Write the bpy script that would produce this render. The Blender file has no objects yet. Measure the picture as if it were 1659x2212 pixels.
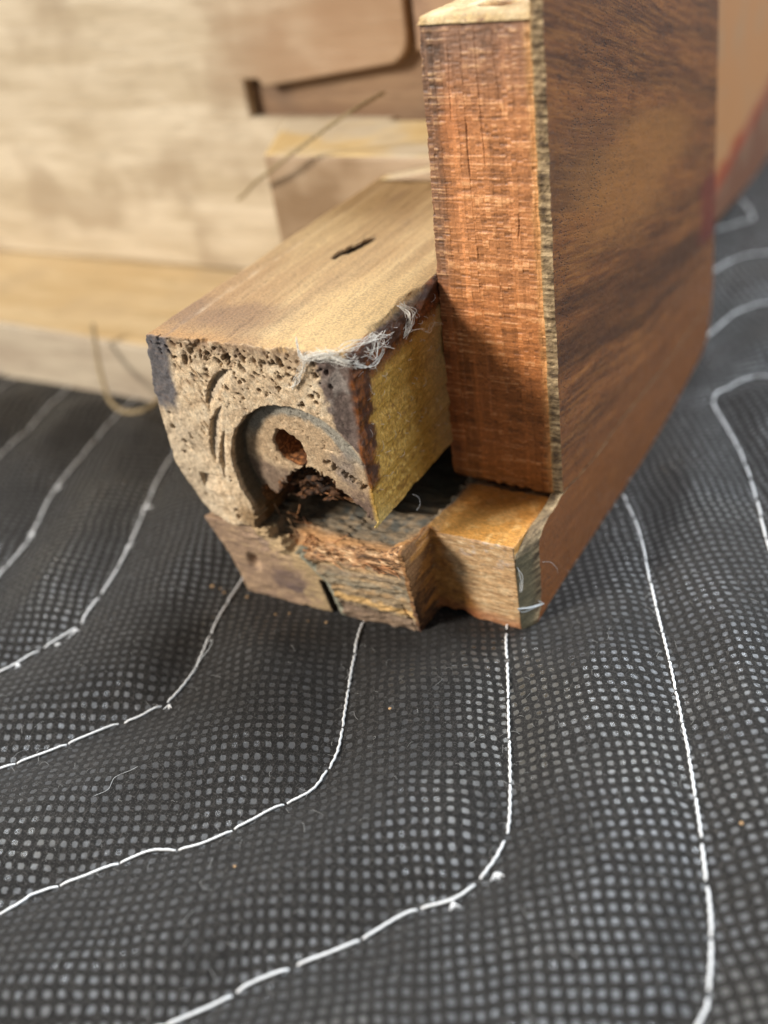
import bpy, math, random
import numpy as np
from mathutils import Matrix, Vector

random.seed(7); rng = np.random.default_rng(7)
S = 0.001                                   # everything is laid out in millimetres
SC = bpy.context.scene

# ------------------------------------------------------------------ camera
cd = bpy.data.cameras.new('camera'); cam = bpy.data.objects.new('camera', cd)
SC.collection.objects.link(cam); SC.camera = cam
RR = Matrix(((0.8660999, 0.4811800, -0.1354135), (-0.1795042, 0.5522157, 0.8141474), (0.4665289, -0.6808257, 0.5646478)))
cam.matrix_world = Matrix.Translation(Vector((47.06, -100.69, 100.74)) * S) @ RR.transposed().to_4x4()
cd.sensor_fit = 'VERTICAL'; cd.sensor_height = 36.0; cd.sensor_width = 27.0
cd.lens = 36.0 * 2165.84 / 2212.0
cd.clip_start = 0.005; cd.clip_end = 20
cd.dof.use_dof = True; cd.dof.focus_distance = 0.134; cd.dof.aperture_fstop = 10.5; cd.dof.aperture_blades = 0

# ------------------------------------------------------------------ light
SC.view_settings.view_transform = 'Standard'; SC.view_settings.look = 'None'
SC.view_settings.exposure = 0.0; SC.view_settings.gamma = 1.0; SC.view_settings.use_curve_mapping = False
w = bpy.data.worlds.new('World'); SC.world = w; w.use_nodes = True
w.node_tree.nodes['Background'].inputs[0].default_value = (0.90, 0.95, 1.0, 1)
w.node_tree.nodes['Background'].inputs[1].default_value = 0.27

def area(name, loc, target, size, power, col):
    l = bpy.data.lights.new(name, 'AREA'); l.energy = power; l.color = col
    l.shape = 'DISK' if not isinstance(size, tuple) else 'RECTANGLE'
    if isinstance(size, tuple): l.size, l.size_y = size
    else: l.size = size
    o = bpy.data.objects.new(name, l); SC.collection.objects.link(o)
    o.location = Vector(loc)
    o.rotation_euler = (Vector(target) - Vector(loc)).to_track_quat('-Z', 'Y').to_euler()
    return o
area('lamp_key', (-0.80, -0.95, 0.80), (-0.02, 0, 0.03), 0.36, 34.0, (1.0, 0.95, 0.88))
area('lamp_ceiling', (0.08, 0.80, 1.22), (0, 0, 0), (0.62, 0.42), 40.0, (0.86, 0.93, 1.0))
area('lamp_window', (1.0, 0.75, 0.60), (0.0, 0.05, 0.02), (0.5, 0.7), 14.0, (0.80, 0.90, 1.0))

# ------------------------------------------------------------------ helpers: noise
def h3(ix, iy, iz, seed):
    n = (ix.astype(np.uint32) * np.uint32(374761393) + iy.astype(np.uint32) * np.uint32(668265263)
         + iz.astype(np.uint32) * np.uint32(2147483647) + np.uint32(seed * 9176 + 13))
    n = (n ^ (n >> np.uint32(13))) * np.uint32(1274126177)
    n = (n ^ (n >> np.uint32(15))) * np.uint32(2246822519)
    n = n ^ (n >> np.uint32(16))
    return (n & np.uint32(0xFFFFFF)).astype(np.float32) * np.float32(2.0 / 16777215.0) - 1

def vn(x, y, z, seed=0):
    x = np.asarray(x, np.float32); y = np.asarray(y, np.float32); z = np.asarray(z, np.float32)
    x, y, z = np.broadcast_arrays(x, y, z)
    fx = np.floor(x); fy = np.floor(y); fz = np.floor(z)
    ux = x - fx; uy = y - fy; uz = z - fz
    ux = ux * ux * (3 - 2 * ux); uy = uy * uy * (3 - 2 * uy); uz = uz * uz * (3 - 2 * uz)
    ix = fx.astype(np.int64) + 100000; iy = fy.astype(np.int64) + 100000; iz = fz.astype(np.int64) + 100000
    r = 0
    for a in (0, 1):
        wa = ux if a else 1 - ux
        for b in (0, 1):
            wb = uy if b else 1 - uy
            for c in (0, 1):
                wc = uz if c else 1 - uz
                r = r + h3(ix + a, iy + b, iz + c, seed) * (wa * wb * wc)
    return r

def fbm(x, y, z, seed=0, o=4, g=0.5):
    r = 0; a = 1.0; s = 0; k = 1.0
    for i in range(o):
        r = r + a * vn(x * k + 17.3 * i, y * k + 5.1 * i, z * k - 9.7 * i, seed + i); s += a; a *= g; k *= 2.03
    return r / s

def sst(a, b, x):
    t = np.clip((x - a) / (b - a), 0, 1); return t * t * (3 - 2 * t)

def lin(r, g, b):                            # sRGB 0-255 -> linear
    return np.array([((v / 255) / 12.92 if v <= 10 else (((v / 255) + .055) / 1.055) ** 2.4) for v in (r, g, b)], np.float32)

def mixc(c, d, m):
    m = np.asarray(m)[..., None]; return c * (1 - m) + np.asarray(d, np.float32) * m

def poly_sd(px, pz, poly):                   # signed distance to a closed polygon, negative inside
    d = np.full(px.shape, 1e9, np.float32); ins = np.zeros(px.shape, bool); n = len(poly)
    for i in range(n):
        ax, az = poly[i]; bx, bz = poly[(i + 1) % n]
        ex, ez = bx - ax, bz - az; wx, wz = px - ax, pz - az
        t = np.clip((wx * ex + wz * ez) / (ex * ex + ez * ez), 0, 1)
        d = np.minimum(d, (wx - ex * t) ** 2 + (wz - ez * t) ** 2)
        c = ((az > pz) != (bz > pz))
        with np.errstate(divide='ignore', invalid='ignore'):
            xi = ax + (pz - az) * ex / (ez if ez != 0 else 1e-9)
        ins ^= c & (px < xi)
    d = np.sqrt(d); return np.where(ins, -d, d)

def line_d(px, pz, pts):                     # distance to an open polyline
    d = np.full(px.shape, 1e9, np.float32)
    for (ax, az), (bx, bz) in zip(pts[:-1], pts[1:]):
        ex, ez = bx - ax, bz - az; wx, wz = px - ax, pz - az
        t = np.clip((wx * ex + wz * ez) / (ex * ex + ez * ez + 1e-9), 0, 1)
        d = np.minimum(d, (wx - ex * t) ** 2 + (wz - ez * t) ** 2)
    return np.sqrt(d)

# ------------------------------------------------------------------ helpers: meshes
def mesh_obj(name, V, F, mats, parent=None, col=None, rgh=None, smooth=True, midx=None):
    me = bpy.data.meshes.new(name)
    V = np.asarray(V, np.float64) * S
    if isinstance(F, np.ndarray) and F.ndim == 2:
        k = F.shape[1]
        me.vertices.add(len(V)); me.vertices.foreach_set('co', V.astype(np.float32).ravel())
        me.loops.add(F.size); me.loops.foreach_set('vertex_index', F.astype(np.int32).ravel())
        me.polygons.add(len(F))
        me.polygons.foreach_set('loop_start', np.arange(0, F.size, k, dtype=np.int32))
        me.polygons.foreach_set('loop_total', np.full(len(F), k, np.int32))
        me.update(calc_edges=True)
    else:
        me.from_pydata([tuple(v) for v in V], [], [tuple(f) for f in F])
    me.validate()
    if smooth: me.polygons.foreach_set('use_smooth', np.ones(len(me.polygons), bool))
    for m in (mats if isinstance(mats, (list, tuple)) else [mats]): me.materials.append(m)
    if midx is not None: me.polygons.foreach_set('material_index', np.asarray(midx, np.int32))
    if col is not None:
        a = me.color_attributes.new('Col', 'FLOAT_COLOR', 'POINT')
        c4 = np.ones((len(V), 4), np.float32); c4[:, :3] = np.clip(col, 0.003, 0.95)
        a.data.foreach_set('color', c4.ravel())
    if rgh is not None:
        a = me.attributes.new('Rgh', 'FLOAT', 'POINT')
        a.data.foreach_set('value', np.broadcast_to(np.asarray(rgh, np.float32), (len(V),)).copy())
    o = bpy.data.objects.new(name, me); SC.collection.objects.link(o)
    if parent is not None: o.parent = parent
    return o

def surface_nets(D, xs, ys, zs):
    nx, ny, nz = D.shape; inside = D < 0
    acc = np.zeros((nx - 1, ny - 1, nz - 1, 3), np.float32); cnt = np.zeros((nx - 1, ny - 1, nz - 1), np.float32)
    gi = [np.arange(nx, dtype=np.float32), np.arange(ny, dtype=np.float32), np.arange(nz, dtype=np.float32)]
    cross = []
    for ax in range(3):
        sl0 = [slice(None)] * 3; sl1 = [slice(None)] * 3
        sl0[ax] = slice(0, -1); sl1[ax] = slice(1, None)
        a = D[tuple(sl0)]; b = D[tuple(sl1)]
        cr = inside[tuple(sl0)] != inside[tuple(sl1)]; cross.append(cr)
        idx = np.argwhere(cr)
        t = a[cr] / (a[cr] - b[cr])
        pos = idx.astype(np.float32); pos[:, ax] += t
        o1, o2 = [k for k in range(3) if k != ax]
        for d1 in (0, 1):
            for d2 in (0, 1):
                c = idx.copy(); c[:, o1] -= d1; c[:, o2] -= d2
                ok = (c >= 0).all(1) & (c[:, 0] < nx - 1) & (c[:, 1] < ny - 1) & (c[:, 2] < nz - 1)
                c = c[ok]; p = pos[ok]
                f = np.ravel_multi_index(c.T, cnt.shape)
                cnt += np.bincount(f, minlength=cnt.size).reshape(cnt.shape)
                for k in range(3):
                    acc[..., k] += np.bincount(f, weights=p[:, k], minlength=cnt.size).reshape(cnt.shape)
    act = cnt > 0
    vid = np.full(cnt.shape, -1, np.int64); vid[act] = np.arange(act.sum())
    P = acc[act] / cnt[act][:, None]
    V = np.stack([np.interp(P[:, 0], gi[0], xs), np.interp(P[:, 1], gi[1], ys), np.interp(P[:, 2], gi[2], zs)], 1)
    Q = []
    for ax in range(3):
        idx = np.argwhere(cross[ax]); o1, o2 = [(1, 2), (2, 0), (0, 1)][ax]
        ok = (idx[:, o1] > 0) & (idx[:, o2] > 0) & (idx[:, o1] < D.shape[o1] - 1) & (idx[:, o2] < D.shape[o2] - 1)
        idx = idx[ok]
        def cell(d1, d2):
            c = idx.copy(); c[:, o1] -= d1; c[:, o2] -= d2; return vid[c[:, 0], c[:, 1], c[:, 2]]
        q = np.stack([cell(1, 1), cell(0, 1), cell(0, 0), cell(1, 0)], 1)
        flip = ~inside[idx[:, 0], idx[:, 1], idx[:, 2]]
        q[flip] = q[flip][:, ::-1]; Q.append(q)
    return V, np.concatenate(Q)

def grid_solid(A, B, pos_front, pos_back):
    """front grid (len A x len B) joined by side walls to a plain back; positions are (na,nb,3) arrays"""
    na, nb = len(A), len(B)
    V = pos_front.reshape(-1, 3); idx = np.arange(na * nb).reshape(na, nb)
    F = [np.stack([idx[:-1, :-1], idx[1:, :-1], idx[1:, 1:], idx[:-1, 1:]], -1).reshape(-1, 4)]
    ring = np.concatenate([idx[:, 0], idx[-1, 1:], idx[::-1, -1][1:], idx[0, ::-1][1:-1]])
    Vb = pos_back.reshape(-1, 3)[ring]; rb = np.arange(len(ring)) + na * nb
    F.append(np.stack([ring, rb, np.roll(rb, -1), np.roll(ring, -1)], 1))
    # back cap as a fan of quads onto a centre point
    V = np.concatenate([V, Vb, Vb.mean(0, keepdims=True)]); c = len(V) - 1
    n = len(ring); k = np.arange(0, n - 1, 2)
    F.append(np.stack([rb[k], np.full(len(k), c), rb[(k + 2) % n], rb[k + 1]], 1))
    return V, np.concatenate(F)

def tube(pts, rad, k=6, closed_ends=True):
    pts = np.asarray(pts, float); n = len(pts); rad = np.broadcast_to(np.asarray(rad, float), (n,))
    T = np.gradient(pts, axis=0); T /= np.linalg.norm(T, axis=1, keepdims=True) + 1e-12
    up = np.array([0.13, 0.21, 0.97]); N = np.cross(T, up); N /= np.linalg.norm(N, axis=1, keepdims=True) + 1e-9
    Bn = np.cross(T, N); a = np.arange(k) * 2 * math.pi / k
    V = (pts[:, None] + rad[:, None, None] * (np.cos(a)[None, :, None] * N[:, None] + np.sin(a)[None, :, None] * Bn[:, None])).reshape(-1, 3)
    i = np.arange(n - 1)[:, None] * k; j = np.arange(k)[None]; j2 = (j + 1) % k
    F = np.stack([i + j, i + j2, i + k + j2, i + k + j], -1).reshape(-1, 4)
    return V, F

def join(parts):
    V = []; F = []; o = 0
    for v, f in parts: V.append(v); F.append(f + o); o += len(v)
    return np.concatenate(V), np.concatenate(F)

def spline(pts, step=0.5):
    pts = np.asarray(pts, float)
    P = np.vstack([2 * pts[0] - pts[1], pts, 2 * pts[-1] - pts[-2]]); out = []
    for i in range(1, len(P) - 2):
        n = max(2, int(np.linalg.norm(P[i + 1] - P[i]) / step)); t = np.linspace(0, 1, n, endpoint=False)[:, None]
        a, b, c, d = P[i - 1], P[i], P[i + 1], P[i + 2]
        out.append(0.5 * (2 * b + (c - a) * t + (2 * a - 5 * b + 4 * c - d) * t ** 2 + (3 * b - a - 3 * c + d) * t ** 3))
    out.append(pts[-1:]); return np.vstack(out)

# ------------------------------------------------------------------ helpers: materials
class NT:
    def __init__(s, name):
        s.m = bpy.data.materials.new(name); s.m.use_nodes = True; s.t = s.m.node_tree
        s.b = s.t.nodes['Principled BSDF']
    def n(s, typ, ins=None, **kw):
        nd = s.t.nodes.new(typ)
        for k, v in kw.items(): setattr(nd, k, v)
        for k, v in (ins or {}).items(): s.set(nd.inputs[k], v)
        return nd
    def set(s, sock, v):
        if isinstance(v, bpy.types.NodeSocket): s.t.links.new(v, sock)
        elif isinstance(v, bpy.types.Node): s.t.links.new(v.outputs[0], sock)
        else: sock.default_value = v
    def math(s, op, a, b=0.0, c=0.0, clamp=False):
        nd = s.n('ShaderNodeMath', operation=op, use_clamp=clamp)
        s.set(nd.inputs[0], a); s.set(nd.inputs[1], b); s.set(nd.inputs[2], c); return nd.outputs[0]
    def mr(s, v, a, b, c=0.0, d=1.0):
        nd = s.n('ShaderNodeMapRange', {'Value': v, 'From Min': a, 'From Max': b, 'To Min': c, 'To Max': d}, interpolation_type='SMOOTHSTEP'); return nd.outputs[0]
    def mix(s, f, a, b):
        nd = s.n('ShaderNodeMix', data_type='RGBA'); s.set(nd.inputs[0], f)
        for k, v in ((6, a), (7, b)):
            s.set(nd.inputs[k], v if isinstance(v, (bpy.types.NodeSocket, bpy.types.Node)) else (*[float(q) for q in v][:3], 1.0))
        return nd.outputs[2]
    def noise(s, vec, scale, det=4, rough=0.55, dist=0.0):
        return s.n('ShaderNodeTexNoise', {'Vector': vec, 'Scale': scale, 'Detail': det, 'Roughness': rough, 'Distortion': dist}).outputs['Fac']
    def mapping(s, vec, scale, loc=(0, 0, 0), rot=(0, 0, 0)):
        return s.n('ShaderNodeMapping', {'Vector': vec, 'Scale': scale, 'Location': loc, 'Rotation': rot}).outputs[0]
    def mm(s):                                # object coordinates in millimetres
        c = s.n('ShaderNodeTexCoord').outputs['Object']; return s.mapping(c, (1000, 1000, 1000))
    def bump(s, h, strength, dist, normal=None):
        nd = s.n('ShaderNodeBump', {'Height': h, 'Strength': strength, 'Distance': dist})
        if normal is not None: s.set(nd.inputs['Normal'], normal)
        return nd.outputs[0]

def painted_wood(name, fine=0.06, bump=0.5, stretch=(1, 1, 1), spec=0.35, lo=.45, hi=1.5):
    m = NT(name); P = m.mm()
    col = m.n('ShaderNodeAttribute', attribute_name='Col').outputs['Color']
    rg = m.n('ShaderNodeAttribute', attribute_name='Rgh').outputs['Fac']
    Q = m.mapping(P, stretch)
    n1 = m.noise(Q, 3.2, 5, 0.7); n2 = m.noise(Q, 9.0, 3, 0.7)
    v = m.math('ADD', m.math('MULTIPLY', n1, 0.6), m.math('MULTIPLY', n2, 0.4))
    f = m.mr(v, 0.3, 0.7, lo, hi)
    hs = m.n('ShaderNodeVectorMath', operation='MULTIPLY'); m.set(hs.inputs[0], col)
    cb = m.n('ShaderNodeCombineXYZ', {0: f, 1: f, 2: f}); m.set(hs.inputs[1], cb)
    m.set(m.b.inputs['Base Color'], hs.outputs[0]); m.set(m.b.inputs['Roughness'], rg)
    m.b.inputs['Specular IOR Level'].default_value = spec
    m.set(m.b.inputs['Normal'], m.bump(v, bump, fine * S * 4))
    return m.m

M_block = painted_wood('old_pine', 0.08, 0.9, spec=.4)
M_base = painted_wood('weathered_moulding', 0.05, 0.6, (0.45, 1, 1.6))
M_sawn = painted_wood('sawn_end', 0.03, 0.4, (1, 1, 1), 0.5, .68, 1.3)
M_pale = painted_wood('pale_softwood', 0.05, 0.5)
M_edge = painted_wood('veneer_edge', 0.05, 0.7, (0.6, 1, 2.0), 0.3)
M_chip = painted_wood('splinter_wood', 0.04, 0.5, (1, 1, 1))

# ------------------------------------------------------------------ furniture root
def empty(name, loc=(0, 0, 0)):
    o = bpy.data.objects.new(name, None); SC.collection.objects.link(o); o.location = Vector(loc) * S
    o.empty_display_size = 0.01; return o
cab = empty('furniture_corner')
cab['label'] = 'broken corner of an antique wooden case, walnut veneer outside, standing on the black blanket'
cab['category'] = 'furniture'

# ================================================================== CORNER BLOCK
xs = np.arange(-54.0, -16.6, 0.17, dtype=np.float32)
zs = np.arange(13.8, 48.6, 0.17, dtype=np.float32)
ys = np.concatenate([np.arange(-9.8, 4.0, 0.18), np.arange(4.0, 30, 0.45), np.arange(30, 72.5, 1.2)]).astype(np.float32)
X2, Z2 = np.meshgrid(xs, zs, indexing='ij')
OUT = [(-51.0, 46.6), (-40, 46.9), (-25, 47.3), (-17.9, 47.4), (-17.9, 20.9), (-25, 20.3), (-36.0, 19.4), (-38.2, 16.2),
       (-44, 15.5), (-48.6, 15.9), (-50.4, 18.4), (-51.9, 24.0), (-52.6, 30), (-52.5, 36.0)]
wob = 0.25 * vn(X2 * 0.5, Z2 * 0.5, 0 * X2, 3) + 0.12 * vn(X2 * 1.7, Z2 * 1.7, 0 * X2, 4)
sd2 = poly_sd(X2, Z2, OUT) + wob
Bc = (-29.0, 26.5)
rad = np.hypot(X2 - Bc[0], Z2 - Bc[1]); ub = (-X2 + Bc[0]) / 12.0; uz = (Bc[1] - Z2) / 12.0
depth = 0.10 * vn(X2 * 0.35, Z2 * 0.35, 0 * X2, 5) + 0.16 * fbm(X2 * 1.6, Z2 * 1.6, 0 * X2, 6, 3)
depth = depth + 0.7 * sst(-21.8, -19.4, X2) * sst(33, 36, Z2)             # glue-stained corner sits a little back
lowl = sst(26, 17, Z2) * sst(-43, -49, X2); depth = depth + 1.0 * lowl    # worn lower-left corner
# bit scratches: crescents cut by a tilted bit
def crescent(cx, cz, r, dx, dz, thr, k):
    u = (X2 - cx) * dx + (Z2 - cz) * dz; rr = np.hypot(X2 - cx, Z2 - cz)
    return np.where(rr < r, np.clip((u - thr) * k, 0, 3), 0)
cres = crescent(-36.2, 36.4, 6.7, -0.75, 0.66, 4.55, .62) + crescent(-34.3, 28.8, 10.2, -0.93, 0.37, 8.3, .62) + crescent(-32.5, 26.0, 10.95, -0.96, 0.26, 9.7, .8)
depth = depth + cres
dent = (X2 > -48.3) & (X2 < -44.5 + (24.4 - Z2) * 0.5) & (Z2 < 24.45) & (Z2 > 21)
depth = depth + np.where(dent, np.clip((Z2 - 21.3) * 0.55, 0, 2), 0)
# the bored recess with its tilted floor
floor_d = 2.0 + 1.25 * ub + .85 * uz + 0.13 * fbm(X2 * 0.9, Z2 * 0.9, 0 * X2, 9, 4)
floor_d = np.clip(floor_d, 0.3, 8)
inb = (rad + 0.12 * vn(X2 * 0.9, Z2 * 0.9, 0 * X2, 8)) < 12.0
depth = np.where(inb & (Z2 > 13), np.maximum(depth, floor_d), depth)
# nail hole, small hole, crack
nh = np.hypot((X2 + 31.6 + 0.12 * (Z2 - 30.3)) / 3.0, (Z2 - 30.3) / 3.2) + 0.07 * vn(X2 * 1.3, Z2 * 1.3, 0 * X2, 10)
depth = depth + 5.0 * sst(1.0, 0.72, nh) * (1 + 0.35 * fbm(X2, Z2 * 1.5, 0 * X2, 31, 3))
a = 0.35; xr = (X2 + 38.3) * math.cos(a) + (Z2 - 19.8) * math.sin(a); zr = -(X2 + 38.3) * math.sin(a) + (Z2 - 19.8) * math.cos(a)
h2 = np.hypot(xr / 1.15, zr / 2.3) + 0.15 * vn(X2 * 2, Z2 * 2, 0 * X2, 11); depth = depth + 3.5 * sst(1.0, 0.6, h2)
ck = line_d(X2 + 0.35 * vn(X2 * 2, Z2 * 2, 0 * X2, 12), Z2 + 0.4 * vn(X2 * 2.5, Z2 * 2.5, 5 + 0 * X2, 13), [(-25.2, 29.4), (-23.2, 28.9), (-21.2, 27.6), (-19.0, 26.8)])
depth = depth + 1.9 * sst(0.62, 0.12, ck)
# fine cracks in the floor
fc = np.abs(vn(X2 * 0.55 + 0.6 * vn(X2, Z2, 0 * X2, 14), Z2 * 0.55, 3 + 0 * X2, 15))
depth = depth + np.where(inb, 0.28 * sst(0.045, 0.0, fc), 0)
# worm holes and torn pores
pit = np.zeros_like(X2)
def add_pit(px, pz, r, ang, el, dp):
    global pit
    i0 = max(0, int((px - 2.2 - xs[0]) / 0.17)); i1 = i0 + 27; k0 = max(0, int((pz - 2.2 - zs[0]) / 0.17)); k1 = k0 + 27
    x = X2[i0:i1, k0:k1] - px; z = Z2[i0:i1, k0:k1] - pz
    c, s_ = math.cos(ang), math.sin(ang); q = np.hypot((x * c + z * s_) / (r * el), (-x * s_ + z * c) / r)
    q = q + 0.25 * vn(X2[i0:i1, k0:k1] * 3.0, Z2[i0:i1, k0:k1] * 3.0, 0 * x, 16)
    pit[i0:i1, k0:k1] = np.maximum(pit[i0:i1, k0:k1], dp * sst(1.1, 0.55, q))
def ok_front(px, pz): return not (math.hypot(px + 29, pz - 26.5) < 12.6) and -51 < px < -19.5 and not (px > -23 and pz < 42)
n = 0
while n < 120:                                  # crowded under the top edge
    px = random.uniform(-49, -22); pz = 46.5 - abs(random.gauss(0, 1.9)) - (1.2 if px < -34 else 0) * random.random()
    if ok_front(px, pz): add_pit(px, pz, random.choice([.10, .13, .16, .2, .32]), random.gauss(-1.0, .45), random.uniform(1, 3.0), random.uniform(.3, 1.3)); n += 1
n = 0
while n < 120:
    px = random.uniform(-50.5, -21); pz = random.uniform(36.5, 46) if px > -42 else random.uniform(17, 46)
    if ok_front(px, pz) and (px > -44 or random.random() < .5):
        add_pit(px, pz, random.choice([.10, .12, .14, .2, .26]), random.gauss(-0.8, .5), random.uniform(1, 2.6), random.uniform(.4, 1.4)); n += 1
for px, pz, r in [(-27.5, 43.4, .36), (-26.6, 43.0, .33), (-28.3, 44.6, .42), (-24.5, 40.6, .42), (-23.9, 39.9, .3), (-31.8, 44.0, .3), (-35.2, 41.6, .3), (-33.0, 40.4, .28),
                  (-26.2, 39.4, .3), (-29.5, 41.2, .3), (-37.5, 44.6, .5), (-38.7, 43.9, .38), (-41, 44.2, .34), (-43.5, 44.9, .36), (-50.8, 32.0, .4), (-49.2, 29.7, .35), (-50.0, 27.8, .3), (-50.6, 34.4, .25)]:
    add_pit(px, pz, r, -0.8, 1.25, 2.0)
for k in range(26):                             # shallow diagonal gouges on the left half
    px = random.uniform(-49, -42); pz = random.uniform(28, 43); add_pit(px, pz, .16, -0.95 + random.gauss(0, .12), random.uniform(4, 8), .35)
pit = np.where(inb, 0, pit)
depth = depth + pit
torn = sst(.15, .6, fbm(X2 * .9 + Z2 * .5, Z2 * .55, O_ := 0 * X2, 33, 4)) * sst(42.6, 45.6, Z2 + .8 * vn(X2 * .4, Z2, O_, 34)) * sst(-20.5, -22, X2) * np.where(inb, 0, 1)
depth = depth + .75 * torn
yf = -8.4 + depth                                # front surface as a height field
# arch broken out of the lower right of the recess floor
ARCH = [(-38.8, 12), (-39.2, 18.2), (-36.6, 20.6), (-35.6, 22.0), (-34.2, 23.6), (-32.0, 25.6), (-29.8, 26.7), (-27.6, 27.0), (-25.8, 26.4), (-24.1, 25.1), (-22.4, 23.6), (-20.8, 22.3), (-19.8, 21.0), (-18.8, 20.4), (-19.5, 12)]
arch = poly_sd(X2, Z2, ARCH) + 0.6 * vn(X2 * .9, Z2 * .9, 0 * X2, 17) - .35 + 0.35 * vn(X2 * 3, Z2 * 3, 0 * X2, 18)
X = xs[:, None, None]; Y = ys[None, :, None]; Z = zs[None, None, :]
D = np.maximum(sd2[:, None, :], (yf[:, None, :] - Y) * 0.8)
D = np.maximum(D, Y - 70)
ncr = (fbm(X * 0.9, Y * 0.9, Z * 0.9, 20, 3) + 0 * D).astype(np.float32)
D = D + 0.10 * ncr
# chamfer where glue squeezed out along the top right edge, bitten top front edge
D = np.maximum(D, (X + 17.9 + (Z - 47.4) * 0.75 + 1.3 + 0.9 * vn(0 * X, Y * 0.35, 0 * Z, 21) + 0.6 * ncr) * 0.8)
D = np.maximum(D, (-(Y + 8.4) + (Z - 47.0) * 0.9 - 0.15 + 0.55 * ncr + 0.35 * vn(X * 1.2, Y, Z, 22)) * 0.7)
# arch cavity
D = np.maximum(D, -np.maximum(arch[:, None, :] + 0.35 * ncr, Y - 7 - 2.5 * ncr))
# rough lump of worm-eaten wood left inside the arch
fib = fbm(X * 0.55, Y * 1.2, Z * 1.9, 23, 4)
lump = np.sqrt(((X + 31.6) / 6.2) ** 2 + ((Y - 1.4) / 5.0) ** 2 + ((Z - 23.2) / 3.7) ** 2) - 1
lump = lump * 3.6 + 2.6 * fib + .5 * vn(X * 2, Y * 2, Z * 3.5, 26)
lump2 = (np.sqrt(((X + 25.2) / 3.4) ** 2 + ((Y - 3.0) / 3.4) ** 2 + ((Z - 23.3) / 3.0) ** 2) - 1) * 2.8 + 1.5 * fib
D = np.minimum(D, np.maximum(np.minimum(lump, lump2), Y - 12))
# nail slot in the top
tx = X + 37.0 + (Y - 25.5) * -0.28 * 1.0
slot = np.maximum(np.abs(tx) - (1.05 + 0.28 * vn(X * 2, Y * 0.8, 0 * Z, 24)) * sst(31.6, 28.6, Y) * sst(20.8, 22.6, Y), 43.5 - Z) + 0 * D
D = np.maximum(D, -slot)
# fine drag marks along the top
D = D + 0.05 * sst(46.0, 46.8, Z) * vn(X * 3.0 + Y * 0.5, Y * 0.12, 0 * Z, 25)
V, F = surface_nets(D.astype(np.float32), xs, ys, zs)
x, y, z = V.T.astype(np.float32)
def at2(A, x, z):
    i = np.clip(((x - xs[0]) / 0.17 + .5).astype(int), 0, A.shape[0] - 1); k = np.clip(((z - zs[0]) / 0.17 + .5).astype(int), 0, A.shape[1] - 1)
    return A[i, k]
r_ = np.hypot(x + 29, z - 26.5)
nA = fbm(x * .25, y * .25, z * .25, 40, 4); nB = fbm(x * 1.1, y * 1.1, z * 1.1, 41, 4); nC = fbm(x * .5, y * .06, z * .5, 42, 4); nF = fbm(x * 1.6 + z * .5, y * 3, z * 4.5, 43, 3)
c = np.empty((len(V), 3), np.float32); c[:] = lin(222, 194, 156)
c = mixc(c, lin(214, 196, 168), sst(-.1, .5, nB) * .7)
c = mixc(c, lin(150, 122, 94), sst(.0, .6, -nB + .5 * nA) * .55)
rg = np.sin((np.hypot(x + 70, z - 95) + 1.2 * nA) * 2.1); c = mixc(c, lin(158, 128, 96), sst(.1, 1, rg) * .30 * sst(1.5, -3, y))
c = mixc(c, lin(140, 112, 86), sst(43.8, 46.8, z + 1.2 * nB) * .75 * sst(-6.0, -7.6, y))       # dirty band under top edge
c = mixc(c, lin(136, 112, 88), sst(.0, .6, -nA) * .3)
# lower-left: dusty smooth
c = mixc(c, lin(205, 186, 158), sst(-44, -48, x) * sst(40, 30, z) * .6)
dp = at2(pit, x, z); front = sst(1.5, -3, y)
c = mixc(c, lin(66, 46, 32), sst(.2, .8, dp) * front * .8); c = mixc(c, lin(112, 80, 52), at2(torn, x, z) * front * .75)
mic = fbm(x * 2.2, y * 2.2, z * 2.2, 46, 3); c = mixc(c, lin(236, 212, 176), sst(.10, .42, mic) * .55 * front); c = mixc(c, lin(136, 112, 88), sst(.18, .5, -mic) * .5 * front)
cr_ = at2(cres, x, z); c = mixc(c, lin(158, 148, 132), sst(.1, .6, cr_) * .5 * front)
# blue-grey stain on the far left corner
bl = sst(3.4, 2.2, np.hypot((x + 50.0 + (46 - z) * .13), 0 * x) + .8 * nB) * sst(34.4, 36.4, z + nB) * sst(2, -4, y)
c = mixc(c, lin(84, 84, 90), bl * .92); c = mixc(c, lin(128, 110, 100), bl * sst(.1, .5, nF) * .6)
# recess: wall with its shade painted in dark, then floor
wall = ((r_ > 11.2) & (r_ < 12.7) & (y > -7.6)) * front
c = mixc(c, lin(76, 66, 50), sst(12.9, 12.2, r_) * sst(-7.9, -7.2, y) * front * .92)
fl = sst(11.7, 11.2, r_) * front * (z < 40)
c = mixc(c, mixc(mixc(c, lin(190, 160, 124), 0 * x + .9), lin(214, 188, 152), sst(0, .5, nB) * .6), fl)
band = fl * sst(9.4, 10.3, r_ + .5 * nB + np.where(x > -24, .4 * (x + 24), 0)) * sst(30, 33.5, z + .25 * (x + 24) * (x > -24))
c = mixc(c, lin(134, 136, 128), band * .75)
gr = fl * sst(1.5, .3, np.hypot((x + 22.2) / 2.2, (z - 29.5) / 3.0) + nB * .6); c = mixc(c, lin(120, 110, 104), gr * .7)
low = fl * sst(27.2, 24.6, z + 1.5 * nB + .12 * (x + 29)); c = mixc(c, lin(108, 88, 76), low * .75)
tip = sst(-27, -21, x) * sst(28, 24, z) * front; c = mixc(c, lin(104, 82, 70), tip * .7)
c = mixc(c, lin(214, 178, 132), sst(.25, .6, nB) * tip * .5)
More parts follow.
